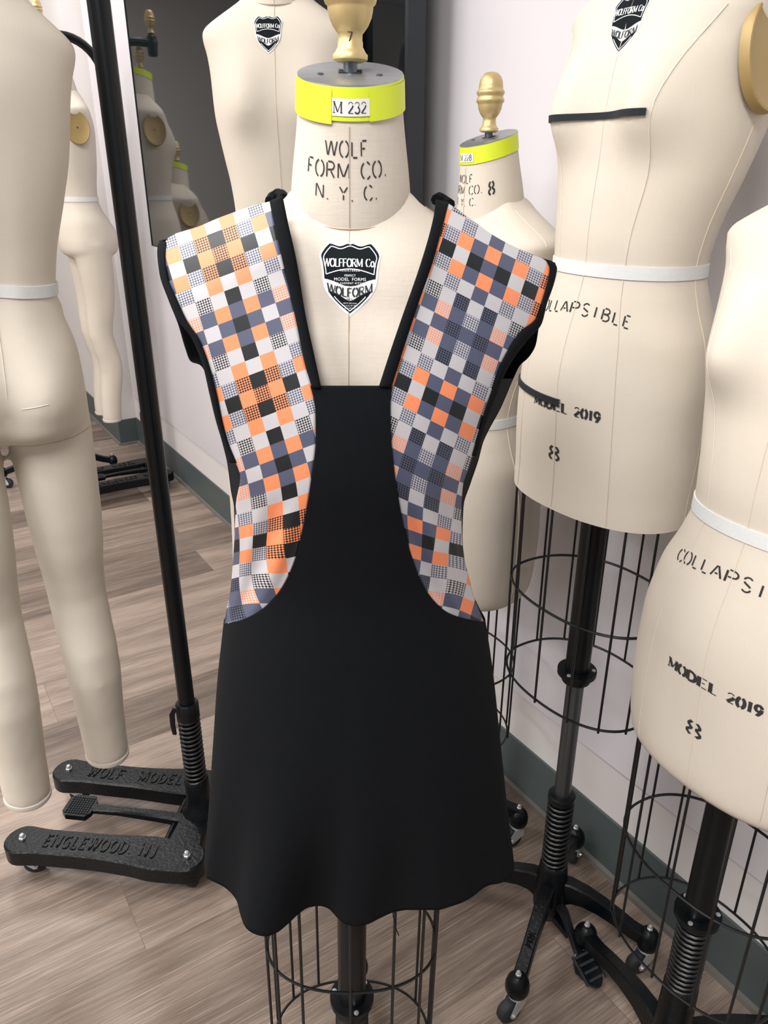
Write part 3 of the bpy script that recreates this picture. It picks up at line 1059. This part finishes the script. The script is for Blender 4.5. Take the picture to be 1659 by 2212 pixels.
# ------------------------------------------------------------------ room shell
U = Vector((-math.sin(WAZ), math.cos(WAZ), 0))          # along the right wall, away from the camera
NR = Vector((-math.cos(WAZ), -math.sin(WAZ), 0))        # wall normal, into the room
W0 = at_z(1087, 1675, 0)
def wp(t, h, out=0.): return W0 + U*t + Vector((0, 0, h)) + NR*out
def on_wall(px, py, out=0.):
    d = ray(px, py)
    k = ((W0 + NR*out) - CAMP).dot(NR)/d.dot(NR)
    p = CAMP + d*k
    return (p - W0).dot(U), p.z
tc_, _ = on_wall(301, 948)
CEIL = 3.3
fl = MB()
C4 = [Vector((-7, -4, 0)), Vector((5, -4, 0)), Vector((5, 10, 0)), Vector((-7, 10, 0))]
fl.add(C4, [(0, 1, 2, 3)])
flo = struct(fl.build('floor', M['floor'], None, False))
uvl = flo.data.uv_layers.new(name='UVMap')
P1 = at_z(255, 1895, 0)
for lp in flo.data.loops:
    p = flo.data.vertices[lp.vertex_index].co
    uvl.data[lp.index].uv = ((p - P1).dot(-NR) + 12.2, (p - P1).dot(U) + 22.7)

def wallbox(name, t0, t1, h0, h1, o0, o1, mat):
    b = MB()
    pts = []
    for t in (t0, t1):
        for o in (o0, o1):
            for h in (h0, h1): pts.append(wp(t, h, o))
    b.add(pts, [(0, 1, 3, 2), (4, 6, 7, 5), (0, 4, 5, 1), (2, 3, 7, 6), (0, 2, 6, 4), (1, 5, 7, 3)])
    return struct(b.build(name, mat, None, False))
hs = [on_wall(x, y)[1] for x, y in ((350, 895), (490, 1005), (1060, 1455), (1500, 1790))]
HS = sum(hs)/4
hb = [on_wall(x, y, .006)[1] for x, y in ((490, 1090), (1300, 1770), (1552, 1950))]
print('seam heights', hs, 'baseboard', hb, 'corner t', tc_)
HB = .16
wallbox('wall_right', -4.0, tc_, 0, CEIL, -.12, 0, M['wall'])
wallbox('trim_1', -3.9, tc_ - .02, HS, CEIL - .3, 0, .008, M['gloss'])
wallbox('baseboard_right', -3.9, tc_ - .001, .0, HB, 0, .007, M['base'])
wallbox('trim_2', -3.9, tc_ - .001, .0, .014, .0072, .019, M['caulk'])
# step in the wall: pier standing proud of the wall, and the wall running on
STEP = .11
wallbox('wall_pier', tc_, tc_ + 4.0, 0, CEIL, -.12, STEP, M['wall'])
wallbox('baseboard_pier', tc_ - .007, tc_ + 3.9, 0, HB, STEP + .0005, STEP + .007, M['base'])
wallbox('baseboard_step', tc_ - .007, tc_ - .0002, 0, HB, .0075, STEP + .0004, M['base'])
wallbox('trim_3', tc_ - .019, tc_ - .0075, 0, .014, .02, STEP + .007, M['caulk'])
wallbox('trim_4', tc_ - .007, tc_ + 3.9, 0, .014, STEP + .0075, STEP + .019, M['caulk'])
# far wall with a shallow pier, left wall, ceiling
wallbox('wall_far', tc_ + 3.95, tc_ + 4.1, 0, CEIL, STEP + .001, 9.0, M['wall'])
wallbox('wall_left', -5.0, tc_ + 4.1, 0, CEIL, 5.2, 5.35, M['wall'])
ce = MB()
ce.box((-1, 3, CEIL + .06), (14, 16, .1))
struct(ce.build('ceiling', M['ceil'], None, False))

# ------------------------------------------------------------------ wall-mounted glossy screen
OUT = .135
t0, z0 = on_wall(329, 531, OUT)
t1, z1 = on_wall(880, 440, OUT)
print('screen', t0, z0, t1, z1)
scr = thing('wall_screen', 'large glossy black screen on the wall, reflecting the far forms', 'screen', wp((t0 + t1)/2, z0, 0))
scl = Vector(scr.location)
def sbox(name, t0, t1, h0, h1, o0, o1, mat, parent):
    b = MB()
    pts = []
    for t in (t0, t1):
        for o in (o0, o1):
            for h in (h0, h1): pts.append(wp(t, h, o) - scl)
    b.add(pts, [(0, 1, 3, 2), (4, 6, 7, 5), (0, 4, 5, 1), (2, 3, 7, 6), (0, 2, 6, 4), (1, 5, 7, 3)])
    return b.build(name, mat, parent, False)
ZT = z0 + 1.02
sbox('case', t1, t0, z0, ZT, OUT - .042, OUT - .002, M['bezel'], scr)
sbox('wall_bracket', (t0 + t1)/2 - .2, (t0 + t1)/2 + .2, z0 + .3, z0 + .7, .009, OUT - .042, M['bezel'], scr)
sbox('glass', t1 + .012, t0 - .004, z0 + .004, ZT - .012, OUT - .0019, OUT, M['screen'], scr)
bz = MB()
for a in ((t1, t1 + .012, z0, ZT), (t0 - .004, t0, z0, ZT), (t1 + .012, t0 - .004, z0, z0 + .004), (t1 + .012, t0 - .004, ZT - .012, ZT)):
    pts = []
    for t in a[:2]:
        for o in (OUT - .0019, OUT + .003):
            for h in a[2:]: pts.append(wp(t, h, o) - scl)
    bz.add(pts, [(0, 1, 3, 2), (4, 6, 7, 5), (0, 4, 5, 1), (2, 3, 7, 6), (0, 2, 6, 4), (1, 5, 7, 3)])
bz.build('bezel', M['bezel'], scr, False)

# ------------------------------------------------------------------ centre form
CX, CY, CZW = -.037, .84, 1.150
croot, ctor, CS = regular_form('linen dress form with neon neck band numbered 232, wearing the checked jumper dress', (CX - .0205, CY), R(1), CZW,
    [90, 0, -90, 180], None, (.20, .285), .312, bust=.018, slim=.86, text='M 232', texts=False, detail=True, legr=.215, ring_z=(.45, .215), lean=(0, R(.9)), sides=(), bk=1.0, zmin=-.36, sway=0., st=1.)
shield(croot, lambda x, y, off=0.: ctor.S(ctor.theta_for_x(x*1.0 + .001, (.307 + y*.94)), .307 + y*.94, off) + Vector((0, 0, CZW)))

# ------------------------------------------------------------------ dress
dress = thing('jumper_dress', 'black sleeveless jumper dress with orange, grey and white checked side panels', 'dress', (CX, CY, .57))
DL = Vector(dress.location)
fw_ = pchip([.5, .57, .9, .99, 1.05, 1.11, 1.2, 1.30, 1.35, 1.40, 1.47, 1.53], [.28, .27, .19, .172, .158, .150, .150, .170, .198, .228, .238, .236])
fd_ = pchip([.5, .57, .9, .99, 1.05, 1.11, 1.2, 1.28, 1.33, 1.40, 1.47, 1.55], [.17, .17, .13, .124, .115, .112, .126, .138, .134, .118, .100, .09])
def zsh(x): return 1.548 - .44*max(0, abs(x) - .062)
def Yfront(x, z, off=0.):
    q = 1 - min(1., (x/fw_(z)))**2 if abs(x) < fw_(z) else 0.
    t = min(max((zsh(x) - z)/.075, 0.), 1.)
    T = math.sqrt(max(0., 1 - (1 - t)**2))
    return CY - (fd_(z) + off)*math.sqrt(max(q, 0.))*T - off*.3
def drape(px, py, off=0., wave=0.):
    Y = CY - .1
    for _ in range(40):
        p = at_Y(px, py, Y)
        Y = lerp(Y, Yfront(p.x - CX, p.z, off) + wave, .45)
    return at_Y(px, py, Y)

Lin = polyline([(584, 436), (592, 480), (605, 540), (625, 620), (641, 700), (659, 790), (672, 832), (682, 900), (682, 950), (673, 1030), (664, 1090), (652, 1150), (640, 1200), (620, 1250), (595, 1289), (555, 1324), (520, 1340), (487, 1349)])
Lout = polyline([(584, 436), (545, 446), (505, 460), (470, 473), (425, 492), (398, 500), (375, 508), (358, 524), (357, 560), (362, 600), (380, 642), (400, 688), (430, 735), (450, 790), (468, 852), (480, 915), (493, 960), (510, 1000), (520, 1030), (511, 1085), (508, 1150), (503, 1230), (498, 1280), (490, 1315), (484, 1347)])
Rin = polyline([(967, 440), (955, 490), (937, 560), (906, 650), (880, 722), (858, 792), (846, 832), (843, 900), (845, 950), (852, 1020), (863, 1090), (877, 1160), (892, 1210), (912, 1260), (935, 1295), (965, 1322), (1000, 1336), (1042, 1345)])
Rout = polyline([(967, 440), (990, 455), (1030, 484), (1060, 506), (1105, 531), (1150, 551), (1180, 565), (1188, 580), (1184, 605), (1172, 650), (1158, 690), (1126, 716), (1103, 750), (1082, 790), (1065, 840), (1050, 882), (1036, 930), (1020, 985), (1012, 1010), (999, 1050), (996, 1100), (997, 1150), (1003, 1210), (1012, 1245), (1022, 1285), (1044, 1343)])

def uvL(px, py, c, r):
    return c, r
def check_uv(px, py, side):
    # cell coordinates of the weave: origin cell, column step, row step (measured on the cloth)
    fx = 0.
    low = smooth01((py - 1085)/150)
    if side < 0:
        ox, oy, ax, ay, bx, by = 468.6, 518., 31.0, -11.8, 9.0, 30.2
        fx = low*(8*math.sin((px - 560)/26. + (py - 1100)/70.))
        fy = low*(5*math.sin((px - 500)/38. + 1.2))
    else:
        ox, oy, ax, ay, bx, by = 1064.4, 552.9, 29.6, 15.2, -9.6, 29.0
        fx = low*(8*math.sin((px - 960)/24. + (py - 1100)/80. + .8))
        fy = low*(5*math.sin((px - 930)/36. + .5))
    # skew relaxes to the horizontal at the hip seam
    k = smooth01((py - 1000)/280)
    bx *= (1 - .25*k); ay *= (1 - .45*k)
    dx, dy = px + fx - ox, py + fy - oy
    det = ax*by - ay*bx
    c = (dx*by - dy*bx)/det
    r = (ax*dy - ay*dx)/det
    return c, r

def side_panel(side, Cin, Cout):
    nu, nv = 36, 130
    rows, uvs = [], []
    for i in range(nv + 1):
        t = i/nv
        # inner curve is walked slowly at first, while the outer one runs along the shoulder
        a = Cin(smooth_in(t))
        b = Cout(smooth_out(t))
        rr, uu = [], []
        for j in range(nu + 1):
            s = j/nu
            px, py = lerp(a[0], b[0], s), lerp(a[1], b[1], s)
            low = smooth01((py - 1040)/160)*smooth01((1360 - py)/60)
            wave = low*.0065*math.sin((px + py*.35*(-side))/15.0 + side)*math.sin(PI*min(1, s*1.2))
            puff = 0.
            rr.append(drape(px, py, .0, wave) - DL)
            uu.append(check_uv(px, py, side))
        rows.append(rr); uvs.append(uu)
    b = MB()
    b.grid(rows)
    me = bpy.data.meshes.new('checked_panel')
    me.from_pydata(b.v, [], b.f)
    me.update()
    fl_ = [u for r_ in uvs for u in r_]
    if side < 0: fl_ = [(c, r) for c, r in fl_]
    else: fl_ = [(c + 5, r) for c, r in fl_]
    lay = me.uv_layers.new(name='UVMap')
    for lp in me.loops: lay.data[lp.index].uv = fl_[lp.vertex_index]
    for p in me.polygons: p.use_smooth = True
    me.materials.append(M['check'])
    o = bpy.data.objects.new('checked_panel', me)
    COL.objects.link(o)
    o.parent = dress
    sd = o.modifiers.new('thickness', 'SOLIDIFY')
    sd.thickness = .0012
    sd.offset = 0
    return o
smooth_in = pchip([0, .12, .3, 1], [0, .035, .19, 1])
smooth_out = pchip([0, .12, .3, 1], [0, .13, .33, 1])
side_panel(-1, Lin, Lout)
side_panel(1, Rin, Rout)

def strip(A, B, name, mat, off=.004, n=60, m=4, cross=True, thick=.0015):
    b = MB()
    rows = []
    for i in range(n + 1):
        a, c = A(i/n), B(i/n)
        rows.append([drape(lerp(a[0], c[0], j/m), lerp(a[1], c[1], j/m), off + (.002*math.sin(PI*j/m))) - DL for j in range(m + 1)])
    b.grid(rows)
    o = b.build(name, mat, dress)
    sd = o.modifiers.new('thickness', 'SOLIDIFY')
    sd.thickness = thick
    return o
# black neck bindings
strip(polyline([(610, 421), (615, 445), (622, 480), (640, 560), (660, 680), (680, 772), (694, 838)]),
      polyline([(582, 434), (586, 455), (592, 480), (605, 540), (641, 700), (660, 790), (674, 838)]), 'neck_binding', M['bfab'])
strip(polyline([(942, 430), (937, 465), (929, 500), (905, 580), (870, 680), (841, 765), (818, 836)]),
      polyline([(970, 437), (962, 465), (954, 495), (937, 560), (906, 650), (868, 765), (846, 836)]), 'neck_binding', M['bfab'])
# rolled ends of the bindings over the shoulder
for pts in ([(583, 436), (590, 425), (600, 419), (610, 422), (613, 430)], [(942, 432), (948, 427), (955, 430), (964, 436), (972, 442)]):
    b = MB()
    b.tube([at_Y(x, y, CY + .012*math.sin(i)) - DL for i, (x, y) in enumerate(pts)], .0055, 8)
    b.build('binding_roll', M['bfab'], dress)
# black centre panel
cl, cr = polyline([(670, 833), (681, 880), (682, 950), (673, 1030), (664, 1090), (652, 1150), (640, 1200), (620, 1250), (595, 1289), (555, 1324), (520, 1340), (483, 1347)]), \
         polyline([(847, 833), (843, 880), (845, 950), (852, 1020), (863, 1090), (877, 1160), (892, 1210), (912, 1260), (935, 1295), (965, 1322), (1000, 1335), (1047, 1344)])
panel_rows = []
for i in range(91):
    a, c = cl(i/90), cr(i/90)
    panel_rows.append([drape(lerp(a[0], c[0], j/90), lerp(a[1], c[1], j/90), .0030) - DL for j in range(91)])
# back of the dress: black cloth showing past the armholes
BL = [(588, 443), (500, 478), (415, 510), (346, 522), (341, 545), (346, 592), (366, 650), (386, 700), (400, 748), (413, 780), (432, 787), (444, 803), (456, 852), (467, 905), (481, 955), (492, 1000), (500, 1060), (507, 1100), (508, 1160), (502, 1250), (488, 1340)]
BR = [(966, 452), (1050, 508), (1130, 548), (1196, 568), (1202, 582), (1192, 622), (1172, 668), (1163, 705), (1156, 745), (1141, 771), (1122, 789), (1109, 815), (1081, 880), (1054, 930), (1042, 957), (1032, 995), (1015, 1045), (1000, 1095), (998, 1160), (1008, 1250), (1045, 1340)]
pl, pr = polyline(BL), polyline(BR)
Ln = np.linspace(0, 1, 110)
b = MB()
rows = []
def seq(B):
    P = np.array(B, float)
    k = np.arange(len(P))
    fx, fy = pchip(k, P[:, 0]), pchip(k, P[:, 1])
    return lambda t: (fx(t*(len(P) - 1)), fy(t*(len(P) - 1)))
ql, qr = seq(BL), seq(BR)
for i in range(101):
    t = i/100
    a, c = at_Y(*ql(t), CY + .006 + .02*smooth01(t*6)), at_Y(*qr(t), CY + .006 + .02*smooth01(t*6))
    r_ = []
    for j in range(41):
        s = j/40
        p = a.lerp(c, .5 - .5*math.cos(PI*s))
        dep = .10 + .03*t
        drop = .085*math.sin(PI*s)*(1 - smooth01(t*4))
        r_.append(p + Vector((0, dep*math.sin(PI*s), -drop)) - DL)
    rows.append(r_)
b.grid(rows)
o = b.build('back_panel', M['bfab'], dress)
sd = o.modifiers.new('thickness', 'SOLIDIFY'); sd.thickness = .0015; sd.offset = 0
# black side pieces closing the dress below the armholes
def side_piece(front_pts, back_pts, y0, y1):
    ff, fb = xcurve(front_pts), xcurve(back_pts)
    rows = []
    for i in range(41):
        y = lerp(y0, y1, i/40)
        a = drape(ff(y), y, -.003)
        c = at_Y(fb(y), y, CY + .024)
        mid = (a + c)/2
        r_ = []
        for j in range(9):
            r_.append(a.lerp(c, j/8) - DL)
        rows.append(r_)
    b = MB()
    b.grid(rows)
    b.build('side_piece', M['bfab'], dress)
side_piece([(450, 790), (468, 852), (480, 915), (493, 960), (510, 1000), (520, 1030), (511, 1085), (508, 1150), (503, 1230), (498, 1280), (490, 1315), (484, 1347)], BL[11:], 805, 1335)
side_piece([(1082, 790), (1065, 840), (1050, 882), (1036, 930), (1020, 985), (1012, 1010), (999, 1050), (996, 1100), (997, 1150), (1003, 1210), (1012, 1245), (1022, 1285), (1044, 1343)], BR[11:], 818, 1335)
# armhole bindings
strip(polyline([(344, 519), (341, 545), (346, 592), (366, 650), (386, 695), (412, 728), (438, 790), (452, 850), (465, 905), (480, 955), (494, 1000)]),
      polyline([(360, 523), (357, 560), (362, 600), (380, 642), (402, 690), (432, 737), (452, 790), (468, 852), (481, 915), (494, 960), (510, 1000)]), 'armhole_binding', M['bfab'], .002)
strip(polyline([(1199, 567), (1203, 582), (1196, 615), (1182, 655), (1170, 700), (1140, 735), (1110, 775), (1090, 810), (1075, 850), (1060, 890), (1046, 930), (1031, 985)]),
      polyline([(1180, 563), (1188, 580), (1184, 605), (1172, 650), (1158, 690), (1126, 716), (1101, 752), (1081, 790), (1065, 840), (1050, 882), (1036, 930), (1020, 985)]), 'armhole_binding', M['bfab'], .002)
# skirt
HEM = [(440, 1852), (445, 1895), (462, 1905), (482, 1915), (500, 1930), (512, 1948), (518, 1972), (530, 2003), (548, 2017), (572, 2023), (596, 2016), (620, 1998), (648, 1972), (668, 1960), (690, 1957), (708, 1962),
       (728, 1982), (745, 1996), (768, 2001), (790, 1998), (820, 1984), (850, 1971), (880, 1966), (915, 1966), (945, 1966), (968, 1960), (1000, 1949), (1025, 1934), (1045, 1918), (1062, 1911), (1082, 1908), (1100, 1897), (1110, 1885), (1113, 1866)]
hem = polyline(HEM)
ZH = .635
front = [at_z(*hem(i/90), ZH) for i in range(91)]
front[0].y = max(front[0].y, CY); front[-1].y = max(front[-1].y, CY)
nb = 60
a, c = front[-1], front[0]
back = []
for i in range(1, nb):
    s = i/nb
    ph = PI*s
    mid = (a + c)/2
    rx = (a - c).length/2
    wob = 1 + .05*math.sin(9*ph)
    back.append(Vector((mid.x + rx*math.cos(ph)*1.0, lerp(a.y, c.y, s) + .17*math.sin(ph)*wob, ZH)))
loop = front + back
ZTp = 1.004
topL, topR = at_Y(481, 1345, CY), at_Y(1050, 1343, CY)
n_ = len(loop)
top = []
for k in range(n_):
    if k <= 90:
        s = k/90
        ang = PI*(1 - s)
        # front half ellipse
        x = (topL.x + topR.x)/2 + (topR.x - topL.x)/2*(-math.cos(PI*s))
        top.append(panel_rows[-1][k] + DL)
    else:
        s = (k - 90)/nb
        x = (topL.x + topR.x)/2 + (topR.x - topL.x)/2*(math.cos(PI*s))
        top.append(Vector((x, CY + .13*math.sin(PI*s), lerp(topR.z, topL.z, s))))
SL = pchip([0, .2, .5, .8, 1], [0, .235, .52, .80, 1])
rows = []
for i in range(61):
    t = i/60
    r_ = []
    for k in range(n_):
        p0, p1 = top[k], loop[k]
        # smooth hem (without folds) blended with the folded one towards the bottom
        e = t**1.7
        s = k/90 if k <= 90 else 0
        if k <= 90:
            sm = Vector((lerp(front[0].x, front[-1].x, s), CY - .14*math.sqrt(max(0, 1 - (2*s - 1)**2)), ZH))
        else: sm = p1
        tgt = sm.lerp(p1, smooth01(e))
        wx = SL(t)
        r_.append(Vector((lerp(p0.x, tgt.x, wx), lerp(p0.y, tgt.y, t), lerp(p0.z, ZH, t))) - DL)
    rows.append(r_)
b = MB()
b.grid(rows, True)
b.grid(panel_rows)          # the front is cut in one piece with the skirt
o = b.build('skirt_and_front', M['bfab'], dress, True, 180)
sd = o.modifiers.new('thickness', 'SOLIDIFY'); sd.thickness = .0012; sd.offset = -1
# a loose thread below the hem
b = MB()
tp = at_z(848, 1968, ZH)
b.tube([tp - DL + Vector(v) for v in ((0, 0, .004), (.001, .001, -.012), (.004, 0, -.022), (.005, .001, -.036), (.009, 0, -.048))], .0007, 5)
b.build('loose_thread', M['bfab'], dress)

# ------------------------------------------------------------------ forms along the right wall
RZ = -R(57.5)
f2, t2, S2 = regular_form('raised cream dress form with black tape across its bust, beside the black dress', (.36, 1.20), RZ, 1.424,
    [-118, -24, 62, 156], -64, (.20, .39), .70, bust=.040, text='M 231', legr=.208, trail=[R(-150), R(-160), R(60), R(100)], leg_text='WOLF FORM', sides=(1,), zmin=-.37)
shield(f2, lambda x, y, off=0.: t2.S(t2.theta_for_x(x, .302 + y), .302 + y, off) + Vector((0, 0, 1.424)), simple=True)
band(f2, t2, 1.424, .192, .200, 'btape', 'bust_tape', -.78, .56, .0035, 0., 40)
band(f2, t2, 1.424, -.196, -.186, 'btape', 'hip_tape', -1.3, .03, .0030, 0., 40)
f3, t3, S3 = regular_form('low cream dress form at the right edge, partly cut off, with white waist tape', (.50, .87), RZ, 1.158,
    [107, 15, -65, -155], None, (.29, .455), .47, bust=.040, text='M 230', legr=.266, trail=[R(-110), R(-170), R(60), R(180)], sides=(1,))
f4, t4, S4 = regular_form('cream dress form with neck band numbered 228 and gold finial, against the wall', (.163, 1.49), RZ, 1.120,
    [-130, -14, 62, 156], None, (.20, .39), .45, bust=.038, text='M 228', eight=True, legr=.175, st=1.0, trail=[R(-150), R(-170), R(60), R(180)])
shield(f4, lambda x, y, off=0.: t4.S(t4.theta_for_x(x, .322 + y*.9), .322 + y*.9, off) + Vector((0, 0, 1.120)), simple=True)
f7, t7, S7 = regular_form('cream dress form behind the hanging body form, only its wheeled feet showing', (-1.77, 3.95), RZ, 1.10,
    [20, 110, 200, 290], None, (.20, .39), .5, bust=.036, text='M 229', legr=.28)

# ------------------------------------------------------------------ hanging stands
def hanging_stand(label, loc, rz, H=2.16, reach=.30, group=None, detail=True, curve_r=.16):
    """local: pole at the origin, two bars running to -x, arm overhead to -x"""
    root = thing('hanging_stand', label, 'stand', (loc[0], loc[1], 0), rz, group)
    zt, th = .106, .042
    def bar(sy, word, dx=0.):
        ya = .143 if sy < 0 else .090
        b = MB()
        # outline in local xy, rounded knob ends
        y0 = sy*ya
        n = 14
        pts = []
        L = [(-.37, y0, .042), (-.31, y0 - sy*.001, .0365), (-.20, y0 - sy*.003, .0365), (-.10, y0 - sy*.003, .042), (-.04, y0, .047), (.035, y0 + sy*.002, .042)]
        L = [(x + dx, y, w_) for x, y, w_ in L]
        x0, x1 = -.37 + dx, .035 + dx
        fy = pchip([p[0] for p in L], [p[1] for p in L]); fw = pchip([p[0] for p in L], [p[2] for p in L])
        xs = [lerp(x0, x1, i/24) for i in range(25)]
        up_ = [(x, fy(x) + fw(x)) for x in xs]
        dn = [(x, fy(x) - fw(x)) for x in xs]
        capR = [(x1 + fw(x1)*math.sin(a), fy(x1) + fw(x1)*math.cos(a)) for a in [PI*i/10 for i in range(1, 10)]]
        capL = [(x0 - fw(x0)*math.sin(a), fy(x0) - fw(x0)*math.cos(a)) for a in [PI*i/10 for i in range(1, 10)]]
        poly = up_ + capR + dn[::-1] + capL
        cx = sum(p[0] for p in poly)/len(poly)
        N_ = len(poly)
        def inset(d_):
            out = []
            for i in range(N_):
                a, c = Vector(poly[i - 1]), Vector(poly[(i + 1) % N_])
                t = (c - a).normalized()
                out.append((poly[i][0] + t.y*d_*1, poly[i][1] - t.x*d_*1))
            return out
        ins = inset(.004)
        rows = [[Vector((x, y, zt - th)) for x, y in poly], [Vector((x, y, zt - .004)) for x, y in poly], [Vector((x, y, zt)) for x, y in ins]]
        b.grid(rows, True)
        b.add(rows[0], [tuple(range(N_))])
        b.add(rows[2], [tuple(range(N_))])
        o = b.build('base_bar', M['iron'], root, True, 35)
        if detail:
            for wd, xc, wid in word:
                rib, wd_ = strokes(wd, .033, .19, .17, .28)
                k = wid/wd_
                q = MB()
                letter_mb(q, [([(x*k, y*1.0) for x, y in A], [(x*k, y*1.0) for x, y in B]) for A, B in rib],
                          lambda x, y, r=0.: Vector((xc + dx + x, fy(xc + dx + x) + y - .0165, zt - .001 + r)), .0035)
                q.build('cast_lettering', M['iron'], o, False)
        for x in (x0, x1):
            nut_cap(o, (x, fy(x), zt), 1.35)
            caster(o, (x, fy(x)), R(20 + 70*(x > 0)), bolt=False)
        return o
    bar(-1, (('ENGLEWOOD.', -.205, .215), ('NJ', -.058, .038)), -.015)
    bar(1, (('WOLF', -.265, .095), ('MODEL', -.115, .115)), -.02)
    h = MB()
    h.rbar([(.0, -.13, zt - th/2), (-.004, -.06, zt - th/2), (.0, 0, zt - th/2), (.008, .05, zt - th/2), (.01, .09, zt - th/2)], [.09, .075, .085, .065, .07], [th - .002]*5)
    h.lathe([(.046, zt - .02), (.042, zt + .004), (.032, zt + .02), (.029, zt + .05), (.029, .20), (.0265, .205)], 26)
    h.build('base_crosspiece', M['iron'], root, True, 45)
    # pedal
    p = MB()
    p.rbar([(-.03, 0, .083), (-.10, .0, .088), (-.20, .0, .092), (-.262, .0, .092)], [.028, .024, .020, .024], [.026, .024, .018, .014], bev=.4)
    p.prism([(-.335, -.022), (-.322, -.034), (-.272, -.034), (-.262, -.018), (-.262, .018), (-.272, .034), (-.322, .034), (-.335, .022)], .085, .099)
    p.tube([(-.052, -.09, .08), (-.052, .095, .08)], .0075, 10)
    for q_ in range(len(p.v)): p.v[q_] = (p.v[q_][0], p.v[q_][1] - .028, p.v[q_][2] + .008)
    pd = p.build('foot_pedal', M['iron'], root, True, 40)
    g = MB()
    for i in range(9):
        for j in range(8):
            g.box((-.325 + .0066*i, -.0525 + .007*j, .108), (.0042, .0046, .003))
    g.build('pedal_tread', M['rubber'], pd, False)
    s = MB()
    spring(s, .195, .385, .0235, .0030, 15)
    s.build('spring', M['wire'], root)
    s = MB()
    s.lathe([(.0195, .20), (.0195, .39)], 20)
    s.lathe([(.0235, .385), (.0265, .387), (.0265, .425), (.0225, .430)], 24)
    cl = s.build('spring_collar', M['black'], root, True, 40)
    q = MB()
    q.rbar([(-.026, -.012, .415), (-.033, -.014, .40), (-.034, -.015, .37), (-.032, -.0155, .345)], [.010, .012, .011, .009], [.006, .006, .005, .005], Vector((0, 1, 0)))
    q.build('release_lever', M['black'], cl)
    pl = MB()
    path = [(0, 0, .40), (0, 0, 1.0), (0, 0, H - curve_r)]
    for i in range(1, 11):
        a = PI/2*i/10
        path.append((-curve_r + curve_r*math.cos(a), 0, H - curve_r + curve_r*math.sin(a)))
    path.append((-reach + .01, 0, H))
    pl.tube(path, .0185, 20)
    pl.build('pole', M['black'], root)
    e = MB()
    e.lathe([(.014, H - .055), (.021, H - .05), (.023, H - .02), (.026, H), (.023, H + .02), (.016, H + .03), (.012, H + .035)], 20, (-reach, 0, 0))
    e.build('arm_socket', M['black'], root)
    finial(root, (-reach, 0, H + .035))
    return root
# front-left stand and its body form
FL = at_z(405, 1850, .0)
st1 = hanging_stand('near black hanging stand with raised lettering on its cast base, left of the dress', (-.457, 1.46), R(-7), 2.2, .30)
h1 = .33
ff1, ff2 = at_z(60, 1715, h1), at_z(232, 1625, h1)
c1 = (ff1 + ff2)/2
rz1 = R(214)
HC = at_Y(45, 880, 1.33)
HC.x -= .047
LEAN = R(7.8)
M1 = Matrix.Translation((HC.x, HC.y, HC.z)) @ Matrix.Rotation(LEAN, 4, 'Y') @ Matrix.Rotation(rz1, 4, 'Z') @ Matrix.Translation((0, 0, -HC.z))
lf = [M1.inverted() @ Vector(f_) for f_ in (ff1, ff2)]
print('form1', HC, lf)
b1, tb1, SB1 = body_form('large headless cream body form seen from behind, hanging at the left edge', (0, 0, 0), rz1, 1.385, lf, butt=.032, bust=.03, mat=M1, sides=(1,), rtop=.074, thigh=.068, wide=.92, hipx=(.079, .083), kneebow=-.002)
from mathutils.bvhtree import BVHTree
tm = [c for c in b1.children if c.name.startswith('torso')][0].data
bvh = BVHTree.FromPolygons([M1 @ v.co for v in tm.vertices], [tuple(p.vertices) for p in tm.polygons])
def on_body(px, py):
    d = ray(px, py).normalized()
    h, n, _, _ = bvh.ray_cast(CAMP, d)
    return None if h is None else M1.inverted() @ (h - d*.0006)
def body_line(pts, name, r, mt):
    f = polyline(pts)
    P = [p for p in (on_body(*f(i/50)) for i in range(51)) if p is not None]
    q = MB(); q.tube(P, r, 5); q.build(name, M[mt], b1)
body_line([(22, 962), (60, 963), (110, 957), (155, 945), (188, 926), (208, 906)], 'thigh_seam', .0008, 'seam')
body_line([(47, 885), (75, 881), (105, 874)], 'crease_highlight', .0007, 'seam_pale')  # pale line painting the highlight along the buttock crease, in seam colour
# far-left stand, its body form
st6 = hanging_stand('far black hanging stand in the corner by the grey baseboard', (-1.25, 3.93), R(32.5), 2.09, .24)
b6, tb6, SB6 = body_form('far cream body form seen from its side, gold arm plate facing us', (-1.42, 3.87, 0), RZ, 1.44,
    [(-.15, .005, .38), (.01, .005, .38)], text='M 227', kneebow=.0)
# body form behind the centre
st5 = hanging_stand('black hanging stand standing behind the dressed form, holding the body facing us', (-.06, 2.04), R(14), 2.3, .15, curve_r=.12, detail=False)
b5, tb5, SB5 = body_form('cream body form facing us behind the dressed form, shield label on its chest', (-.222, 1.90, 0), R(0), 1.455,
    [(-.165, .02, .36), (.150, .02, .36)], hipx=.1, sides=(1,))
shield(b5, lambda x, y, off=0.: tb5.S(tb5.theta_for_x(x - .012, .35 + y), .35 + y, off + .001) + Vector((0, 0, 1.455)), simple=True)
for o_ in (f2, f3, f4, f7): o_['group'] = 'dress forms lined up along the wall'
for o_ in (b1, b5, b6): o_['group'] = 'full body forms hanging from stands'
for o_ in (st1, st5, st6): o_['group'] = 'hanging stands for the body forms'
